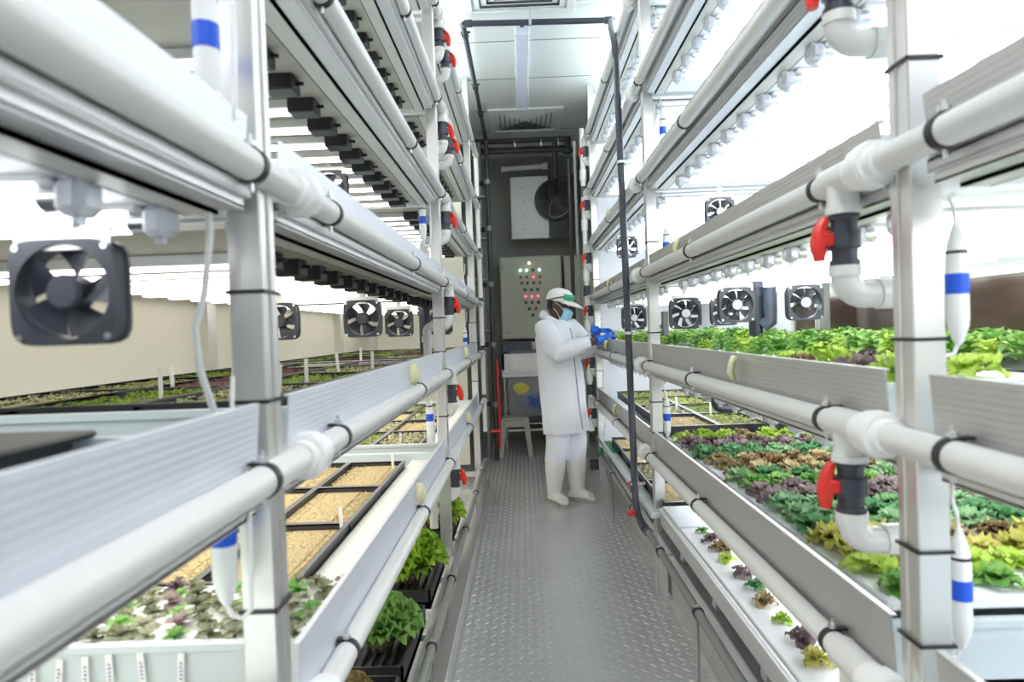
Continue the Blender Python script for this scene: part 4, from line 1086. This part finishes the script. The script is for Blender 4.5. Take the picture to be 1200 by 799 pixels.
for l in (RL, LL): b.tube([l[0], l[0].lerp(l[1],.5), l[1], l[1].lerp(l[2],.3), l[2]], [.085,.07,.055,.055,.038], 12)
remesh(b, .009, 4).build('body', M['skin'], per)
for q in (-1, 1):
    e = MB().ell(hd((.083, q*.031, .012)), (.013,.014,.011), 12, 8).build('eye', M['eye'], per)
    MB().ell(hd((.0945, q*.031, .012)), (.004,.006,.006), 10, 6).build('iris', M['black'], e)
# trousers
t = MB()
for l, sd_ in ((RL, 1), (LL, 2)):
    pts = [l[0], l[0].lerp(l[1],.5), l[1], l[1].lerp(l[2],.25), l[1].lerp(l[2],.40)]
    t.tube(pts, [.11,.098,.088,.086,.083], 20)
blob(t, 2., .020, 9.)
remesh(t, .011, 2).build('trousers', M['coat'], per)
# rubber boots
for l, heel, toe in ((RL, Vector((.165,5.235,0)), Vector((.295,5.03,0))), (LL, Vector((.335,5.275,0)), Vector((.525,5.135,0)))):
    d_ = (toe-heel).normalized(); sdv = Vector((-d_.y, d_.x, 0)); Lf = (toe-heel).length
    m = MB(); top = l[1].lerp(l[2],.30)
    an = heel + d_*.075 + Vector((0,0,.10))
    m.tube([top+Vector((0,0,.0)), top.lerp(an,.35), top.lerp(an,.75), an, heel+d_*.075+Vector((0,0,.035))], [.084,.080,.066,.058,.052], 20)
    rr = []
    for (u, w_, h) in ((-.005,.02,.05),(.02,.036,.075),(.08,.042,.105),(.14,.044,.085),(.20,.050,.062),(Lf-.03,.046,.050),(Lf,.020,.030)):
        c = heel+d_*u; rr.append([c+sdv*(w_*math.cos(2*PI*k/18))+Vector((0,0,.016+h*.5+h*.5*math.sin(2*PI*k/18))) for k in range(18)])
    m.rings(rr)
    bt_ = remesh(m, .008, 3).build('boot', M['boot'], per)
    sl = []
    outl = [(-.012,.022),(.0,.036),(.05,.041),(.10,.038),(.15,.044),(.20,.051),(Lf-.03,.045),(Lf+.004,.018)]
    poly = [heel+d_*u+sdv*w_ for u, w_ in outl] + [heel+d_*u-sdv*w_ for u, w_ in outl[::-1]]
    MB().rings([[(p.x,p.y,z) for p in poly] for z in (0,.022)]).build('sole', M['sole'], bt_)
# coverall coat
c = MB()
prof = [(.575,.325,5.19,.225,.155,.02),(.66,.32,5.19,.222,.152,.02),(.80,.305,5.2,.215,.15,.015),(.95,.295,5.2,.21,.15,.012),(1.08,.285,5.2,.21,.148,.014),(1.20,.278,5.2,.215,.15,.01),(1.32,.272,5.195,.215,.148,.006),(1.39,.272,5.19,.19,.13,0),(1.435,.27,5.185,.14,.10,0),(1.465,.272,5.185,.09,.085,0)]
c.rings([ring_at(x,y,z,al,af,36,fo_,z*9) for (z,x,y,al,af,fo_) in prof])
for S, E_, W, k in ((RS,RE,RW,1),(LS,LE,LW,2)):
    ctr = Vector((.275,5.19,1.36))
    c.tube([S.lerp(ctr,.45), S, S.lerp(E_,.4), S.lerp(E_,.8), E_, E_.lerp(W,.25), E_.lerp(W,.5), E_.lerp(W,.70), E_.lerp(W,.84)], [.080,.085,.086,.082,.080,.076,.066,.056,.050], 20)
blob(c, 4., .020, 8.); blob(c, 9., .010, 19.)
# hood lying on the shoulders behind the neck
c.tube([hd((.03,.075,-.135)), hd((-.045,.085,-.12)), hd((-.10,.045,-.10)), hd((-.112,0,-.095)), hd((-.10,-.045,-.10)), hd((-.045,-.085,-.12)), hd((.03,-.075,-.135))], [.022,.032,.038,.040,.038,.032,.022], 14)
ct = remesh(c, .0095, 2, .4).build('coverall', M['coat'], per)
# zip flap down the front and badge
def on_coat(z, side):
    for i in range(len(prof)-1):
        z0, z1 = prof[i][0], prof[i+1][0]
        if z0 <= z <= z1:
            u = (z-z0)/(z1-z0); x, y, al, af = [prof[i][k]*(1-u)+prof[i+1][k]*u for k in (1,2,3,4)]
            a = side; e = 2.4; cc, ss = math.cos(a), math.sin(a); q = (abs(cc)**e+abs(ss)**e)**(-1/e)
            p = F_*(af*cc*q)+L_v*(al*ss*q); return Vector((x+p.x, y+p.y, z))
    return Vector((.3,5.1,z))
zp = [on_coat(.60+.02*i, -.10) + F_*.004 for i in range(41)]
MB().tube(zp, .0045, 6).build('zip', M['seam'], ct)
p0 = on_coat(1.31, .42)+F_*.006
MB().ell(p0, (.012,.012,.018), 12, 8).box(p0.x-.004,p0.x+.010,p0.y-.004,p0.y+.004,p0.z-.03,p0.z-.02).build('badge', M['teal'], ct)
# mask with straps
m = MB(); rr = []
for (z, w_, fx) in ((-.015,.052,.100),(-.03,.062,.118),(-.055,.068,.122),(-.085,.066,.112),(-.115,.055,.092),(-.13,.040,.070)):
    row = []
    for k in range(13):
        a = (k/12-.5)*R(150); row.append(hd((fx-.075+.082*math.cos(a)*(.9), w_*1.12*math.sin(a)*1.05, z+.003*math.sin(k*1.0))))
    rr.append(row)
m.rings(rr, closed=False, cap=False)
mk = m.build('face_mask', M['mask'], per); so = mk.modifiers.new('s','SOLIDIFY'); so.thickness = .004; so.offset = 1
for q in (-1, 1):
    MB().tube([hd((.055,q*.066,-.03)), hd((.03,q*.080,.0)), hd((-.01,q*.086,.018))], .0022, 6).tube([hd((.045,q*.062,-.105)), hd((.02,q*.076,-.06)), hd((-.015,q*.086,-.03))], .0022, 6).build('strap', M['white'], mk)
# cap
m = MB(); rr = []
for (z, s1_) in ((.028,1.0),(.05,1.0),(.08,.94),(.105,.80),(.122,.58),(.132,.30),(.134,.05)):
    rr.append([hd((-.004+.112*s1_*math.cos(2*PI*k/32), .088*s1_*math.sin(2*PI*k/32), z-.010*math.cos(2*PI*k/32)*0)) for k in range(32)])
m.rings(rr)
cp = m.build('cap', M['white'], per)
m = MB(); top = []; bot = []
for i in range(5):
    u = i/4; row = []
    for k in range(13):
        a = (k/12-.5)*R(150); rad = 1+u*.85*math.cos(a)**.6
        row.append(hd((.002+.108*math.cos(a)*rad, .086*math.sin(a)*(1+.08*u), .040-.028*u*math.cos(a)-.012*u*u)))
    top.append(row)
m.rings(top, closed=False, cap=False); br_ = m.build('brim', M['white'], cp); so = br_.modifiers.new('s','SOLIDIFY'); so.thickness = .004
# goggles pushed up on the cap
m = MB(); rr = []
for (z, s1_) in ((.050,1.05),(.062,1.10),(.082,1.06),(.095,.96)):
    rr.append([hd((-.004+.112*s1_*math.cos((k/14-.5)*R(120)), .090*s1_*math.sin((k/14-.5)*R(120)), z)) for k in range(15)])
m.rings(rr, closed=False, cap=False); gg = m.build('goggles', M['goggle'], per); so = gg.modifiers.new('s','SOLIDIFY'); so.thickness = .006
for q in (-1, 1):
    MB().tube([hd((.055,q*.088,.072)), hd((.0,q*.094,.055)), hd((-.05,q*.085,.035)), hd((-.10,q*.050,.018))], .005, 6).build('goggle_arm', M['black'], gg)
# hair under the cap
m = MB(); rr = []
for (z, s1_) in ((-.045,.90),(-.01,.985),(.03,1.0)):
    rr.append([hd((-.004+.098*s1_*math.cos(R(110)+R(140)*k/16), .073*s1_*math.sin(R(110)+R(140)*k/16), z)) for k in range(17)])
m.rings(rr, closed=False, cap=False); hr_ = m.build('hair', M['black'], per); so = hr_.modifiers.new('s','SOLIDIFY'); so.thickness = .003
# gloved hands
def hand(W, tip, up_hint, curls, thumb_side):
    x_ = (tip-W).normalized(); y_ = Vector(up_hint).cross(x_).normalized(); z_ = x_.cross(y_)
    T = lambda p: W + x_*p[0] + y_*p[1]*thumb_side + z_*p[2]
    m = MB()
    m.tube([T((-.055,0,0)), T((-.03,0,0)), T((0,0,0))], [.040,.037,.032], 14)
    rr = []
    for (u, w_, h) in ((-.005,.027,.020),(.03,.036,.017),(.07,.042,.015),(.095,.040,.012)):
        rr.append([T((u, w_*math.cos(2*PI*k/16), h*math.sin(2*PI*k/16))) for k in range(16)])
    m.rings(rr)
    for i, (yy, L) in enumerate(((.030,.072),(.010,.080),(-.011,.074),(-.031,.058))):
        p = Vector((.088,yy,0)); a = R(8); pts = [Vector((.06,yy*.8,0)), p.copy()]
        for s2, fr in enumerate((.45,.32,.23)):
            a += R(curls[i])*(.8,1.1,.8)[s2]; p = p + Vector((math.cos(a)*L*fr, -yy*.04, -math.sin(a)*L*fr)); pts.append(p.copy())
        m.tube([T(q_) for q_ in pts], [.011,.0105,.0098,.009,.0072], 10); m.ell(T(pts[-1]), (.0075,)*3, 8, 6)
    tp_ = [(.015,.028,-.004),(.045,.052,-.016),(.075,.056,-.032),(.098,.044,-.044)]
    m.tube([T(q_) for q_ in tp_], [.014,.0125,.011,.008], 10); m.ell(T(tp_[-1]), (.0085,)*3, 8, 6)
    return remesh(m, .0042, 2, .4), T
h1, T1 = hand(RW+(RW-RE).normalized()*.055, Vector((.72,5.03,1.35)), (0,-.2,1), (32,36,40,44), 1)
h1.build('glove', M['glove'], per)
h2, T2 = hand(LW+(LW-LE).normalized()*.045, Vector((.72,5.05,1.37)), (0,.3,1), (26,30,34,38), -1)
h2.build('glove', M['glove'], per)
# the seedling he holds
e = MB(); rnd = random.Random(5)
e.tube([(.700,5.02,1.345),(.705,5.02,1.30),(.70,5.02,1.24)], .003, 6)
for k in range(7): leaf(e, (.70,5.02,1.34), k*2.4, R(20+8*k), .05, .018, .2, R(60), rnd, 0, 5, 4)
tag(e.build('held_seedling', M['lime'], None, (.70,5.02,1.24)), 'green seedling held in the gloved hands of the worker', 'seedling')
#PERSON1
# ---------------------------------------------------------------- light, camera
w = bpy.data.worlds.new('World'); sc.world = w; w.use_nodes = True
w.node_tree.nodes['Background'].inputs[0].default_value = (.9,.93,1,1); w.node_tree.nodes['Background'].inputs[1].default_value = .3
F, H, ROLL, VX, VY = 760., 1.4, R(2.0), 13.5, -13.
yaw = math.atan(VX/F); pit = math.atan(-VY/F)
fw = Vector((-math.sin(yaw)*math.cos(pit), math.cos(yaw)*math.cos(pit), -math.sin(pit)))
r0 = Vector((math.cos(yaw), math.sin(yaw), 0)); u0 = r0.cross(fw)
c_, s_ = math.cos(ROLL), math.sin(ROLL)
rt = r0*c_ + u0*(-s_)*1.0
# image x axis = right, unrolled = R(theta) * image; see derivation: a = dx*c - dy*s, b = dx*s + dy*c
rt = r0*c_ - u0*s_; up = r0*s_ + u0*c_
cam = bpy.data.cameras.new('camera'); co = bpy.data.objects.new('camera', cam); COL.objects.link(co)
mw = Matrix(((rt.x, up.x, -fw.x, 0), (rt.y, up.y, -fw.y, 0), (rt.z, up.z, -fw.z, H), (0,0,0,1)))
co.matrix_world = mw
cam.sensor_fit = 'HORIZONTAL'; cam.sensor_width = 36; cam.lens = F/1200*36; cam.clip_start = .02
cam.dof.use_dof = True; cam.dof.focus_distance = 4.2; cam.dof.aperture_fstop = 3.2
sc.camera = co
sc.view_settings.view_transform = 'Standard'; sc.view_settings.look = 'None'; sc.view_settings.gamma = 1; sc.view_settings.use_curve_mapping = False
sc.view_settings.exposure = 1.4
sc.cycles.use_denoising = True
sc.cycles.max_bounces = 8; sc.cycles.diffuse_bounces = 5; sc.cycles.transparent_max_bounces = 8
sc.cycles.sample_clamp_indirect = 6
